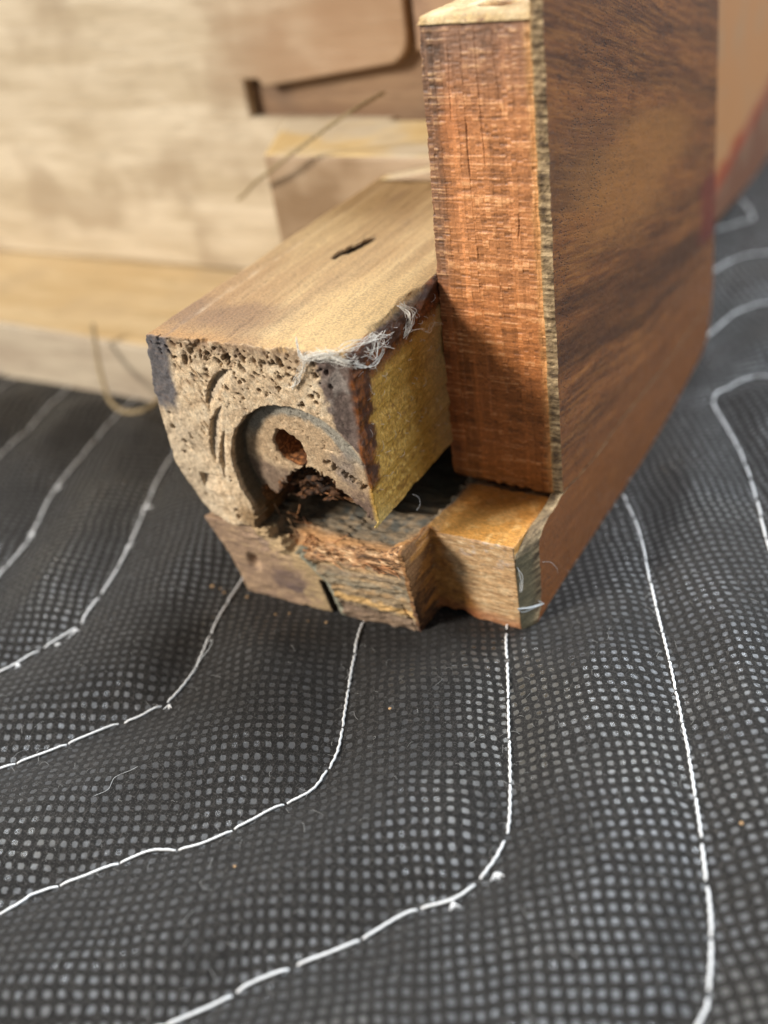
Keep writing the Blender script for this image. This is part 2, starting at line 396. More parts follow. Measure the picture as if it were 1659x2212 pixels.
# holes and the cavity: raw rust-brown wood
at_h = sst(1.15, .95, at2(nh, x, z)) * (y > -5.7) * front + sst(1.15, .9, at2(h2, x, z)) * (y > -5.4) * front
c = mixc(c, mixc(mixc(c, lin(104, 64, 34), 0 * x + 1), lin(206, 136, 80), sst(-.15, .4, nF) * sst(32, 28.5, z)), np.clip(at_h, 0, 1))
cav = (at2(arch, x, z) < .45) & (y > -5.6) | ((z < 20.0) & (x > -36.5) & (y > -6))
cc = mixc(mixc(c * 0 + lin(98, 66, 42), lin(172, 116, 70), sst(.08, .5, nF)), lin(48, 34, 24), sst(-.02, .35, nB))
c = np.where(cav[:, None], cc, c)
ye = sst(-34, -38, x) * sst(21.5, 18, z + nB) * sst(-44, -41, x) * front; c = mixc(c, lin(122, 88, 42), ye * .7)
# glue-stained strip on the right of the front face
gl = sst(-23.4, -22.4, x + .9 * nB - .12 * (46 - z)) * sst(32.6, 34.2, z + (x + 20) * .5) * (y < 3) * (1 - fl) * sst(-17.4, -18.0, x)
c = mixc(c, lin(92, 76, 72), gl * .92); c = mixc(c, lin(150, 138, 128), gl * sst(.1, .4, fbm(x * .6, y, z * .35, 44, 3)) * sst(38, 41, z) * .8)
# top face
top = sst(46.3, 46.75, z) * sst(-8.6, -7.9, y)
tc = mixc(mixc(c * 0 + lin(166, 134, 92), lin(192, 162, 116), sst(-.1, .5, nC)), lin(150, 116, 76), sst(.15, .65, -nC + .3 * nA))
st = fbm((x - y * .10) * 1.5, y * .05, 0 * x, 45, 4); tc = mixc(tc, lin(128, 98, 66), sst(.15, .5, st) * .42 * sst(30, 8, y + 6 * nA))
tc = mixc(tc, lin(138, 100, 66), sst(-31, -46, x + 5 * nA) * sst(34, 0, y) * .85)
tc = mixc(tc, lin(168, 116, 62), sst(-4.5, -8, y + nB) * .5)
tc = mixc(tc, lin(176, 144, 98), .3 + 0 * x); tc = mixc(tc, lin(128, 98, 70), sst(.05, .5, fbm(x * .12, y * .07, 0 * x, 48, 4)) * sst(-24, -42, x) * .85); tc = mixc(tc, lin(206, 174, 120), sst(-36, -26, x + 3 * nA) * sst(26, 4, y) * .5); c = mixc(c, tc, top)
# right face: dried ochre glue with a dark red-brown rim
rt = sst(-19.1, -18.2, x) * (y > -8.6)
mg = .7 * fbm(x * 2, y * 2.6, z * 2.6, 47, 3); gcol = mixc(mixc(c * 0 + lin(190, 146, 62), lin(224, 184, 100), sst(.0, .45, mg)), lin(138, 98, 40), sst(.05, .5, -mg + .3 * nA))
gcol = mixc(gcol, lin(196, 160, 106), sst(8, 15, y + 1.5 * nA) * .7)
gcol = mixc(gcol, lin(205, 178, 108), sst(25.5, 21, z + (y + 8) * .25 + 1.2 * nB) * sst(-1, -6, y) * .65)
rim = np.maximum(sst(-3.9, -5.9, y + 1.6 * nB - .10 * (z - 34)), sst(41.4, 43.8, z + 1.9 * nB - .05 * (y - 6))) * sst(25.5, 28.5, z + nB)
gcol = mixc(gcol, lin(122, 62, 22), rim * .93); gcol = mixc(gcol, lin(42, 24, 18), rim * sst(-.1, .4, -nB + .2) * .8)
c = mixc(c, gcol, rt * np.where(cav, 0, 1))
edge = sst(-20.2, -18.6, x) * sst(45.2, 46.6, z + .8 * nB) * sst(46.9, 46.2, z - .3 * nB); c = mixc(c, lin(46, 30, 22), edge * .85)
c = np.where(((np.abs(x + 37.0 - (y - 25.5) * .28) < 1.6) & (y > 20.5) & (y < 32) & (z < 46.4) & (z > 42))[:, None], lin(52, 44, 36), c)
rough = np.full(len(V), .8, np.float32); rough = rough - .45 * rt * np.where(cav, 0, 1) - .15 * rt * rim - .2 * top
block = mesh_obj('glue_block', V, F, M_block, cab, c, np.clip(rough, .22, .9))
block['label'] = 'pale worm-eaten block with a round bored recess and an ochre glue-coated side'
del D, ncr, fib, lump, lump2

# ================================================================== BASE MOULDING
xs = np.arange(-52.5, -0.5, 0.18, dtype=np.float32); zs = np.arange(-0.9, 18.4, 0.17, dtype=np.float32)
ys = np.concatenate([np.arange(-9.4, 3.0, 0.18), np.arange(3.0, 19, 0.35), np.arange(19, 44, 1.5)]).astype(np.float32)
X2, Z2 = np.meshgrid(xs, zs, indexing='ij'); O2 = 0 * X2
fl = -7.7 + (14.5 - Z2) * 0.14
st1 = fbm(X2 * .10, Z2 * 1.1, O2, 60, 3)                       # broken strata, right of the ridge line
ridge_x = np.interp(Z2, [0, 7.2, 11.9, 16.4, 22.5], [-28.5, -29.4, -33.0, -36.3, -38.1])
right = sst(-.4, .5, X2 - ridge_x)
fl = fl + right * (0.75 + 0.6 * st1 + .45 * fbm(X2 * .8, Z2 * 2.5, O2, 61, 3)) - 0.25 * sst(.9, 0, np.abs(X2 - ridge_x))
fl = fl - right * 0.9 * sst(10.2, 8.8, Z2 + .6 * st1) * sst(-16, -30, X2)
fl = fl + 1.2 * sst(1.6, 0, np.hypot((X2 + 43.6) / 1.0, (Z2 - 7.3) / 1.6)) + .14 * fbm(X2 * .5, Z2 * 1.2, O2, 62, 4)
slit = sst(.58, .36, np.abs(X2 + 30.4 + .1 * (Z2 - 3))) * sst(6.9, 6.2, Z2)
fl = fl + 5.0 * slit
fl = fl + .35 * sst(.35, .1, np.abs(X2 + 17.0 + .25 * (Z2 - 3))) * sst(5.5, 4.8, Z2)
# hole in the strata
fl = fl + 3.0 * sst(1.3, .5, np.hypot((X2 + 33.6) / 2.2, (Z2 - 13.2) / 1.3) + .4 * vn(X2, Z2 * 2, O2, 63))
fr = .55 + .12 * (14 - Z2) * .3 + .10 * fbm(X2 * .7, Z2 * 2.2, O2, 64, 4) + .3 * sst(-11.5, -14, X2) * vn(X2, Z2, O2, 65)
frx = sst(-15.25, -14.9, X2 + .18 * vn(Z2 * .8, O2, O2, 66) + .12 * vn(Z2 * 3, O2, O2, 67))
FY = fl * (1 - frx) + fr * frx
XX, YY = np.meshgrid(xs, ys, indexing='ij')
nt = fbm(XX * .16, YY * 1.3, 0 * XX, 68, 4)
TL = 13.4 + .6 * nt + .35 * fbm(XX * .25, YY * 4, 0 * XX, 74, 3) + 1.7 * sst(-19, -16, XX) * sst(6, -4, YY) + .5 * sst(-24, -17, XX) - 5.0 * sst(5, 10, YY + 1.5 * nt) * sst(-16.2, -17.2, XX + .5 * nt)
TL = TL + .9 * sst(-31, -24, XX) * sst(-1, -6, YY); TL = np.where(XX < -38, 15.4 + .2 * nt, TL)
TR = 15.1 - .9 * sst(15.2, 15.9, YY + .25 * vn(XX * 1.2, 0 * XX, 0 * XX, 73)) - .075 * (YY - .5) + .14 * sst(-13, -15, XX) * 6 * sst(9, 3, YY) + .06 * fbm(XX * .7, YY * .7, 0 * XX, 69, 4)
tr = sst(-16.2, -15.1, XX + .4 * vn(YY * .5, 0 * YY, 0 * YY, 70))
T = TL * (1 - tr) + TR * tr
XL = np.interp(zs, [0, 2.0, 5.4, 8.0, 10.8, 14.9, 18], [-47.6, -47.8, -47.9, -48.2, -49.1, -50.2, -51]).astype(np.float32)
X = xs[:, None, None]; Y = ys[None, :, None]; Z = zs[None, None, :]
D = np.maximum(np.maximum((FY[:, None, :] - Y) * .85, (Z - T[:, :, None]) * .85), XL[None, None, :] - X)
bz = -0.6 + 0.9 * sst(-15.2, -13.5, X) * sst(-8.5, -11.5, X) + .45 * vn(X * .7, 0 * Y, 0 * Z, 71) * sst(-3, -16, X)
D = np.maximum(np.maximum(D, X + 1.7), np.maximum(Y - 42, bz - Z))
nn = fbm(X * .35, Y * 1.2, Z * 1.6, 72, 4); crumb = sst(9, 13, Z) * sst(-15.5, -18, X) * sst(6, -2, Y) + 0 * D
D = D + .10 * nn + crumb * .9 * nn * sst(-46, -38, X)
V, F = surface_nets(D.astype(np.float32), xs, ys, zs); x, y, z = V.T.astype(np.float32)
nA = fbm(x * .18, y * .3, z * .3, 80, 4); nB = fbm(x * 1.0, y * 1.0, z * 1.4, 81, 4); nS = fbm(x * .09 + .4 * nA, y * .3, z * .95 + .8 * nA, 82, 4); nF = fbm(x * .7, y * 2.2, z * 4.0, 83, 3)
rx = np.interp(z, [0, 7.2, 11.9, 16.4, 22.5], [-28.5, -29.4, -33.0, -36.3, -38.1])
c = np.empty((len(V), 3), np.float32); c[:] = lin(156, 128, 104)                      # dusty left
c = mixc(c, lin(190, 160, 126), sst(0, .45, nF) * .6); c = mixc(c, lin(98, 82, 72), sst(.05, .45, -nF) * .55); c = mixc(c, lin(178, 148, 112), sst(0, .4, nB) * .4); c = mixc(c, lin(100, 86, 80), sst(.1, .5, -nA) * .5)
yb = sst(5.5, 1.5, np.abs(x - rx + 1.5 + 4 * nB)) * (x < rx + .6); c = mixc(c, lin(190, 162, 116), yb * .6)
c = mixc(c, lin(120, 128, 116), sst(1.3, .4, np.abs(x - rx + .2)) * .75)
c = mixc(c, lin(92, 76, 76), sst(3.2, 2.0, np.hypot((x + 37.5) * .8, (z - 5.0)) + nB) * .6)
ri = (x > rx + .2)
strat = mixc(mixc(c * 0 + lin(140, 128, 104), lin(196, 160, 112), sst(.0, .40, nS)), lin(112, 108, 96), sst(.0, .42, -nS)); strat = mixc(strat, lin(206, 176, 132), sst(.1, .5, nF) * .5); strat = mixc(strat, lin(120, 96, 74), sst(.1, .5, -nF) * .55); strat = mixc(strat, lin(146, 116, 84), .42 + 0 * x)
strat = mixc(strat, lin(216, 172, 108), sst(1.0, .3, np.abs(z - 5.0 - (x + 30) * -.12 + .8 * nB)) * .75)
strat = mixc(strat, lin(116, 94, 78), sst(3.6, 2.6, z + (x + 28) * .10 + .6 * nB) * .7)
strat = mixc(strat, lin(104, 112, 104), sst(.9, .2, np.abs(z - 8.3 - (x + 30) * -.07) / 1.8 + .5 * nB) * .55)
orange = sst(10.3, 11.6, z + 1.0 * nB - .06 * (x + 28)) ; strat = mixc(strat, mixc(mixc(c * 0 + lin(176, 130, 88), lin(222, 184, 140), sst(0, .45, nF)), lin(84, 64, 48), sst(.0, .4, -nF)), orange)
c = np.where(ri[:, None], strat, c)
c = mixc(c, lin(40, 32, 26), sst(.95, .7, np.abs(x + 30.4 + .1 * (z - 3))) * sst(7, 6.4, z) * sst(-6.9, -6.0, y) * .9)  # inner faces of the slit painted near-black in place of its shade
# top, left part: grey-green decay, hollow's shade painted in near-black
tp = (y > -5.6) & (x < -15.2) & (z > 9.5)
tcol = mixc(mixc(c * 0 + lin(122, 106, 84), lin(160, 134, 102), sst(0, .5, nF) * .6), lin(84, 82, 74), sst(.0, .5, -nB * .7 + .5 * nA))
tcol = mixc(tcol, lin(196, 144, 92), sst(-2.5, -5.5, y + 2.5 * nA) * sst(-38, -34, x) * .85)
tcol = mixc(tcol, lin(178, 128, 74), sst(-18.5, -15.8, x) * sst(2, -6, y) * .7)
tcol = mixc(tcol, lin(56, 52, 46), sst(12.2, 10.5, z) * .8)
c = np.where(tp[:, None], tcol, c)
# step wall
sw = (x > -15.9) & (x < -14.6) & (y < .2) ; c = np.where(sw[:, None], mixc(mixc(c * 0 + lin(140, 100, 62), lin(84, 58, 42), sst(-.1, .4, -nB - .1 * (z - 6))), lin(176, 136, 88), sst(.1, .5, nF) * .5), c)
# right part: end grain front with the step's cast shadow painted in, honey-coloured top
rp = x > -15.0
fcol = mixc(mixc(c * 0 + lin(190, 152, 108), lin(214, 184, 142), sst(0, .5, nF)), lin(146, 110, 76), sst(.1, .5, -nF) * .8)
fcol = mixc(fcol, lin(196, 186, 176), sst(9.5, 13.5, z + 2 * nA) * sst(-13, -9, x) * sst(.05, .4, nB) * .5)
cast_shadow = sst(.9, -.9, x + 13.6 - (14.5 - z) * .36 + .9 * nA); fcol = mixc(fcol, mixc(c * 0 + lin(176, 118, 50), lin(132, 80, 34), sst(-.1, .4, nB)), cast_shadow * .85)
fcol = mixc(fcol, lin(150, 84, 52), sst(3.2, 1.0, z + .10 * (x + 14) + .5 * nB) * .6)
tcol = mixc(mixc(c * 0 + lin(206, 148, 76), lin(228, 180, 112), sst(0, .5, nB + .5 * nA)), lin(176, 112, 48), sst(3, 12, y + 3 * nA) * .7)
tcol = mixc(tcol, lin(150, 120, 84), sst(-13.2, -15.2, x + nB) * .5)
c = np.where((rp & (z > 13.5) & (y > .75))[:, None], tcol, np.where((rp & (y < 12))[:, None], fcol, c))
rough = np.where(rp & (z > 13.5), .45, .75)
base = mesh_obj('base_moulding', V, F, M_base, cab, c, rough)
base['label'] = 'split base strip of crumbling grey and orange wood with a stepped notch'
del D, nn

# loose splinters on the broken top of the base strip
def shard(p, d, L, w_, t_, bend):
    n = 7; k = np.linspace(0, 1, n); d = np.array(d, float); d /= np.linalg.norm(d)
    pts = np.array(p)[None] + k[:, None] * L * d[None] + (k ** 2)[:, None] * np.array(bend)[None]
    return tube(pts, w_ * (1 - k) ** .7 + .02, 5)
parts = []
for i in range(105):
    if i < 85: p = (random.uniform(-34, -17), random.uniform(-6.8, -4.6), random.uniform(11.0, 14.0)); d = (random.gauss(.9, .35), random.gauss(-.15, .25), random.gauss(.15, .22))
    elif i < 100: p = (random.uniform(-41, -33), random.uniform(-5.5, -3), random.uniform(14.5, 18.2)); d = (random.gauss(.5, .6), random.gauss(-.3, .3), random.gauss(-.3, .5))
    else: p = (random.uniform(-34, -26), random.uniform(-3, .5), random.uniform(18, 23)); d = (random.gauss(.7, .4), random.gauss(-.2, .3), random.gauss(.0, .4))
    parts.append(shard(p, d, random.uniform(1.0, 3.6), random.uniform(.05, .17), .1, (random.gauss(0, .3), random.gauss(0, .3), random.gauss(.1, .3))))
V, F = join(parts); x, y, z = V.T
nB = fbm(x * .7, y * .7, z * .7, 90, 3)
c = mixc(mixc(np.tile(lin(178, 124, 80), (len(V), 1)), lin(222, 180, 134), sst(0, .5, nB)), lin(96, 66, 44), sst(.0, .5, -nB))
c = mixc(c, lin(86, 66, 44), sst(-34, -37, x) * .6)
mesh_obj('splinters', V, F, M_chip, cab, c, .65)['kind'] = 'stuff'

# ================================================================== SIDE PANEL (core with sawn end)
A = np.arange(0, 1.0001, 1 / 190.); B = np.arange(14.15, 80.01, 0.10)
zz = B[None, :] + 0 * A[:, None]
xl = np.interp(zz, [13, 15.5, 19.2, 47.4, 79.4, 81], [-17.9, -18.3, -18.5, -17.5, -16.2, -16.1]) + .10 * vn(zz * .9, 0 * zz, 0 * zz, 100) + .07 * vn(zz * 3.5, 0 * zz, 0 * zz, 101)
xr = np.interp(zz, [13, 80], [-1.75, -1.55]) + 0 * zz
xx = xl + (xr - xl) * A[:, None]
yv = np.zeros_like(xx) + 16.0; cs = np.zeros(xx.shape, np.float32); cv = np.zeros(xx.shape, np.float32)
# saw kerf bars: narrow columns, each with its own run of horizontal scratches
for lay, (wmin, wmax, fr_, amp) in enumerate([(.6, 1.5, 2.6, .07), (.3, .8, 4.6, .05), (1.6, 3.5, 1.3, .06)]):
    e = -19.0; k = 0
    while e < -1:
        wd = random.uniform(wmin, wmax); mk = (xx >= e + .12 * vn(zz * .35, 0 * zz + lay, 0 * zz, 102)) & (xx < e + wd + .12 * vn(zz * .35, 0 * zz + lay, 0 * zz, 102))
        off = random.uniform(0, 90)
        ln = vn(zz * fr_ + off, 0 * zz + k, 0 * zz, 110 + lay) * .6 + vn(zz * fr_ * 2.1 + off, 0 * zz + k, 0 * zz, 113 + lay) * .4
        env = .35 + .65 * sst(-.25, .4, vn(zz * .22 + off, 0 * zz + k, 0 * zz, 120 + lay))
        yv += np.where(mk, -amp * ln * env + random.gauss(0, .018), 0); cs += np.where(mk, ln * env, 0).astype(np.float32); cv += np.where(mk, random.gauss(0, .22), 0).astype(np.float32)
        e += wd; k += 1
hl = vn(xx * .12, 0 * zz, zz * 5.0, 130); yv += -.035 * sst(.2, .6, hl); cs += .8 * sst(.2, .6, hl)
grv = np.zeros(xx.shape)
for gx, z0, z1, wd in [(-11.2, 61, 69, .11), (-8.8, 62, 80, .04), (-4.9, 53, 57.5, .10), (-6.6, 70, 80, .03), (-12.9, 68, 78, .04), (-3.4, 14, 22, .05)]:
    q = sst(wd * 1.5, wd * .4, np.abs(xx - gx - .25 * vn(zz * .25, 0 * zz, 0 * zz + gx, 131))) * sst(z0, z0 + 1.5, zz) * sst(z1, z1 - 1.5, zz)
    grv = np.maximum(grv, q)
yv += .16 * grv
chip = sst(-2.6, -1.8, xx + .6 * vn(zz * .8, 0 * zz, 0 * zz, 132)); yv += chip * .12
be = sst(14.9, 14.2, zz - (xx + 16) * -.06 + .35 * vn(xx * 1.4, 0 * xx, 0 * xx, 133)); yv += be * .6
P0 = np.stack([xx, yv, zz], -1); P1 = P0.copy(); P1[..., 1] = 94
V, F = grid_solid(A, B, P0, P1)
nfr = xx.size; x, z = xx.ravel(), zz.ravel(); nA = fbm(x * .13, 0 * x, z * .10, 140, 4); nB = fbm(x * .8, 0 * x, z * .8, 141, 4)
c = np.tile(lin(172, 106, 56), (nfr, 1))
c = mixc(c, lin(182, 122, 76), sst(35, 52, z + 6 * nA) * .8)
c = mixc(c, lin(164, 100, 58), sst(-.1, .5, -nA) * .45)
c = mixc(c, lin(182, 112, 50), sst(24, 14, z) * .8)
c = mixc(c, lin(128, 98, 78), sst(68, 78, z + 5 * nA + (x + 9) * -.35) * .85)
c = mixc(c, lin(100, 74, 56), sst(-15.0, -16.8, x + .12 * (z - 60) * .2 + .6 * nB + np.interp(z, [45, 80], [0, -2.2])) * sst(40, 50, z) * .8)
c = mixc(c, lin(118, 56, 24), sst(52, 44, z + 2 * nA) * sst(-14.5, -17.3, x) * .45)
c = mixc(c, lin(206, 158, 100), sst(-3.2, -1.9, x + .4 * nB) * .55)
s_ = cs.ravel(); v_ = cv.ravel()
c = c * (1 + np.clip(  .42 * s_ + .30 * v_, -.55, .8))[:, None]
c = mixc(c, lin(228, 186, 136), sst(.6, 1.3, s_) * .36)
c = mixc(c, lin(96, 56, 32), grv.ravel() * .55)
ca = np.tile(lin(150, 110, 72), (len(V), 1)); ca[:nfr] = c
rough = np.full(len(V), .7, np.float32); rough[:nfr] = np.clip(.52 - .12 * nB, .3, .8)
side = mesh_obj('side_panel', V, F, M_sawn, cab, ca, rough)
side['label'] = 'side panel with a saw-marked reddish brown end'

# pale ledge on top of the panel core
A = np.arange(-16.3, -1.55, .2); B = np.arange(15.6, 66, .3); xx, yy = np.meshgrid(A, B, indexing='ij')
cut = sst(-16.9, -18.2, xx + .5 * vn(yy * .4, 0 * yy, 0 * yy, 150))
zt = 80.55 + .25 * fbm(xx * .4, yy * .2, 0 * xx, 151, 4) - 1.1 * sst(1.2, .3, np.hypot((xx + 8.5) / 2.6, (yy - 22.5) / 1.7) + .5 * vn(xx, yy, 0 * xx, 152)) - .7 * sst(16.6, 15.7, yy + .4 * vn(xx * 1.3, 0 * xx, 0 * xx, 153)) - 1.5 * cut
yy2 = yy + cut * 9
P0 = np.stack([xx, yy2, zt], -1); P1 = P0.copy(); P1[..., 2] = np.where(xx < -16.8, 76.0, 79.75)
V, F = grid_solid(A, B, P0, P1); x, y, z = V.T
nB = fbm(x * .5, y * .25, z * .5, 154, 4); c = mixc(mixc(np.tile(lin(186, 158, 112), (len(V), 1)), lin(212, 188, 146), sst(0, .5, nB)), lin(136, 100, 62), sst(.1, .5, -nB) * .8)
c = mixc(c, lin(170, 140, 116), sst(-17, -19, x) * .7)
c = mixc(c, lin(120, 84, 50), sst(1.1, .5, np.hypot((x + 8.5) / 2.6, (y - 22.5) / 1.7)) * .6)
mesh_obj('top_ledge', V, F, M_pale, cab, c, .6)

# ================================================================== VENEER
def walnut():
    m = NT('figured_walnut'); P = m.mm()
    sp0 = m.n('ShaderNodeSeparateXYZ'); m.set(sp0.inputs[0], P); y, z = sp0.outputs[1], sp0.outputs[2]
    # the grain falls away towards the back, more steeply near the top
    sl = m.math('MULTIPLY', m.math('ADD', .16, m.math('MULTIPLY', m.math('MAXIMUM', m.math('SUBTRACT', z, 15), 0.0), .0035)), y)
    lowf = m.noise(m.mapping(P, (1, .014, .02)), 1.0, 2, .4); z2 = m.math('ADD', m.math('ADD', z, sl), m.math('MULTIPLY', lowf, 9))
    cw = m.n('ShaderNodeCombineXYZ', {0: sp0.outputs[0], 1: y, 2: z2}); W = cw.outputs[0]
    G = m.mapping(W, (.2, .012, .17))
    bands = m.noise(G, 1.0, 5, .62); fineg = m.noise(m.mapping(W, (1, .07, 1.1)), 1.0, 5, .7)
    col = m.mix(m.mr(bands, .34, .64), lin(92, 54, 31), lin(142, 86, 46))
    col = m.mix(m.math('MULTIPLY', m.mr(fineg, .42, .68), .34), col, lin(198, 132, 64))
    col = m.mix(m.math('MULTIPLY', m.mr(fineg, .50, .30), .38), col, lin(50, 30, 18))
    g3 = m.noise(m.mapping(W, (1, .22, 3.4)), 1.0, 3, .7); col = m.mix(m.math('MULTIPLY', m.mr(g3, .52, .66), .5), col, lin(38, 22, 14)); col = m.mix(m.math('MULTIPLY', m.mr(g3, .46, .32), .3), col, lin(186, 128, 72))
    # broad figure: lighter burl patch above, dark belt in the middle, even brown below
    def blob(cy, cz, ry, rz, rot=0.0):
        c, s_ = math.cos(rot), math.sin(rot)
        a = m.math('DIVIDE', m.math('ADD', m.math('MULTIPLY', m.math('SUBTRACT', y, cy), c), m.math('MULTIPLY', m.math('SUBTRACT', z, cz), s_)), ry)
        b = m.math('DIVIDE', m.math('SUBTRACT', m.math('MULTIPLY', m.math('SUBTRACT', z, cz), c), m.math('MULTIPLY', m.math('SUBTRACT', y, cy), s_)), rz)
        r = m.math('SQRT', m.math('ADD', m.math('MULTIPLY', a, a), m.math('MULTIPLY', b, b)))
        return m.mr(m.math('ADD', r, m.math('MULTIPLY', m.math('SUBTRACT', bands, .5), 1.8)), 1.15, .45)
    col = m.mix(m.math('MULTIPLY', blob(50, 52, 34, 10, -.1), .62), col, lin(178, 118, 60))
    col = m.mix(m.math('MULTIPLY', blob(50, 33, 60, 8, -.19), .6), col, lin(62, 36, 21))
    col = m.mix(m.math('MULTIPLY', blob(24, 62, 22, 8, .0), .3), col, lin(100, 72, 50))
    lower = m.mr(m.math('ADD', z, m.math('MULTIPLY', bands, 8)), 26, 17)
    col = m.mix(m.math('MULTIPLY', lower, .62), col, lin(132, 78, 38))
    col = m.mix(m.math('MULTIPLY', blob(97, 31, 9, 9), .75), col, lin(116, 44, 38))
    # open pores: short dark dashes along the grain, dots in the burl
    vor = m.n('ShaderNodeTexVoronoi', {'Vector': m.mapping(W, (1, .75, 2.0)), 'Scale': 1.25, 'Randomness': 1.0}).outputs['Distance']
    pm = m.math('MULTIPLY', m.mr(vor, .32, .16), m.mr(m.noise(P, .10, 2), .38, .55))
    po2 = m.noise(m.mapping(P, (1, .55, 3.2)), 1.6, 2, .6); pm2 = m.mr(po2, .60, .72)
    col = m.mix(m.math('MULTIPLY', m.math('MAXIMUM', pm, m.math('MULTIPLY', pm2, .8)), .9), col, lin(34, 20, 13))
    grn = m.noise(P, 2.6, 4, .75); col = m.mix(m.math('MULTIPLY', m.mr(grn, .50, .66), .35), col, lin(52, 32, 20)); col = m.mix(m.math('MULTIPLY', m.mr(grn, .48, .34), .28), col, lin(190, 138, 84))
    # dusty scuffs and short scratches
    sc_ = m.noise(m.mapping(P, (1, .8, .14)), 1.0, 5, .75); sm = m.mr(sc_, .66, .80)
    col = m.mix(m.math('MULTIPLY', sm, .42), col, lin(196, 182, 166))
    m.set(m.b.inputs['Base Color'], col)
    m.set(m.b.inputs['Roughness'], m.mr(m.noise(P, .35, 4), .3, .7, .32, .52))
    m.b.inputs['Specular IOR Level'].default_value = .4
    h = m.math('SUBTRACT', m.math('MULTIPLY', fineg, .6), m.math('MULTIPLY', m.math('MAXIMUM', pm, pm2), .8))
    m.set(m.b.inputs['Normal'], m.bump(h, .45, .00018))
    return m.m
M_walnut = walnut()

def crack_z(yv_):
    return np.interp(yv_, [10, 15, 22, 30, 42, 69, 103], [14.5, 15.2, 14.0, 12.9, 12.4, 9.6, 8.2]) + .16 * vn(yv_ * .7, 0 * yv_, 0 * yv_, 160)

def veneer_piece(name, outer, inner_shift, lbl=None, par=None):
    n = len(outer); layers = 7; V = []; cols = []
    O = np.array(outer, float); I = O + np.array(inner_shift, float)
    for k in range(layers):
        t = k / (layers - 1); P = O * (1 - t) + I * t
        jig = .07 * vn(P[:, 0] * 3 + 7 * k, P[:, 1] * 3, 0 * P[:, 0] + k * 1.3, 161) if 0 < k < layers - 1 else 0
        V.append(np.stack([np.full(n, -1.62 * t), P[:, 0] + jig, P[:, 1]], 1))
    V = np.concatenate(V); F = [tuple(range(n)), tuple(range((layers - 1) * n, layers * n))[::-1]]; mi = [0, 1]
    for k in range(layers - 1):
        for i in range(n):
            j = (i + 1) % n; F.append((k * n + j, k * n + i, (k + 1) * n + i, (k + 1) * n + j)); mi.append(1)
    x, y, z = V.T; nB = fbm(x * .8, y * .8, z * 2.2, 162, 3)
    c = mixc(mixc(np.tile(lin(138, 116, 86), (len(V), 1)), lin(186, 160, 122), sst(0.05, .45, nB)), lin(80, 64, 48), sst(.05, .4, -nB))
    c = mixc(c, lin(176, 140, 92), sst(-1.2, -1.6, x) * sst(14, 16, z) * .7)
    c = mixc(c, lin(112, 106, 82), sst(14, 12, z) * sst(-.2, -.7, x) * .7)
    o = mesh_obj(name, V, F, [M_walnut, M_edge], par or cab, c, .75, smooth=False, midx=mi)
    if lbl: o['label'] = lbl
    return o
zf = np.arange(15.4, 112, .20)
rib = 15.25 + .15 * np.abs(np.sin(zf * 3.7 + 1.5 * vn(zf * .5, 0 * zf, 0 * zf, 163))) + .22 * vn(zf * .5, 0 * zf, 0 * zf, 164)
front = list(zip(rib, zf))
yc = np.arange(15.6, 102.2, .7); seam_up = list(zip(yc[::-1], crack_z(yc[::-1]) + .13))
back = [(102.6, 10), (101.5, 22), (100.2, 32), (98.7, 45), (97.2, 58), (95.9, 67), (94, 90), (92, 112)]
out = front + [(40, 112)] + back[::-1] + seam_up
veneer_piece('veneer', out, np.zeros((len(out), 2)), 'figured walnut veneer on the side panel', side)
# lower strip of veneer over the base, with a broken-out chamfered front edge
zf = np.arange(-1.2, 14.9, .22)
fe = np.interp(zf, [-1.5, -.6, 1.5, 6, 9, 11.5, 13.2, 14.4, 15], [1.0, 3.0, 4.8, 5.4, 5.3, 5.1, 5.5, 7.4, 10.5]) + .22 * np.abs(np.sin(zf * 4.2)) + .15 * vn(zf, 0 * zf, 0 * zf, 165)
fi = np.interp(zf, [-1.5, 0, 5, 9, 12.9, 14, 15], [1.2, .9, .7, .6, .7, 2.6, 6.8])
yc = np.arange(11, 102, .7); bot = [(y_, z_) for y_, z_ in [(100.5, .2), (94.1, -1.8), (77, -3.9), (56, -3.2), (43, -3.0), (20.7, -2.2), (8, -1.6)]]
out = list(zip(fe, zf)) + list(zip(yc, crack_z(yc) - .12)) + [(102.7, 8)] + bot
sh = np.zeros((len(out), 2)); sh[:len(zf), 0] = fi - fe; 
veneer_piece('lower_veneer', out, sh, 'strip of veneer below the long crack', side)

# ================================================================== BACK OF THE CASE (out of focus)
def pale_board(name, c1, c2, c3, stain_or_shade=None, sc=(.03, .2, .25)):
    m = NT(name); P = m.mm(); a = m.noise(m.mapping(P, sc), 1.0, 6, .6, .4); b = m.noise(P, .045, 3, .5); d = m.noise(m.mapping(P, (.12, .8, 1.2)), 1.0, 4, .65)
    col = m.mix(m.mr(a, .32, .68), c1, c2); col = m.mix(m.math('MULTIPLY', m.mr(b, .50, .66), .6), col, c3)
    col = m.mix(m.math('MULTIPLY', m.mr(d, .52, .72), .5), col, [v * .55 for v in c1])
    if stain_or_shade is not None:
        sep = m.n('ShaderNodeSeparateXYZ'); m.set(sep.inputs[0], P)
        f = stain_or_shade(m, sep.outputs[0], sep.outputs[1], sep.outputs[2], b); col = m.mix(f[0], col, f[1])
    m.set(m.b.inputs['Base Color'], col); m.b.inputs['Roughness'].default_value = .7; m.b.inputs['Specular IOR Level'].default_value = .3
    m.set(m.b.inputs['Normal'], m.bump(a, .5, .0006)); return m.m
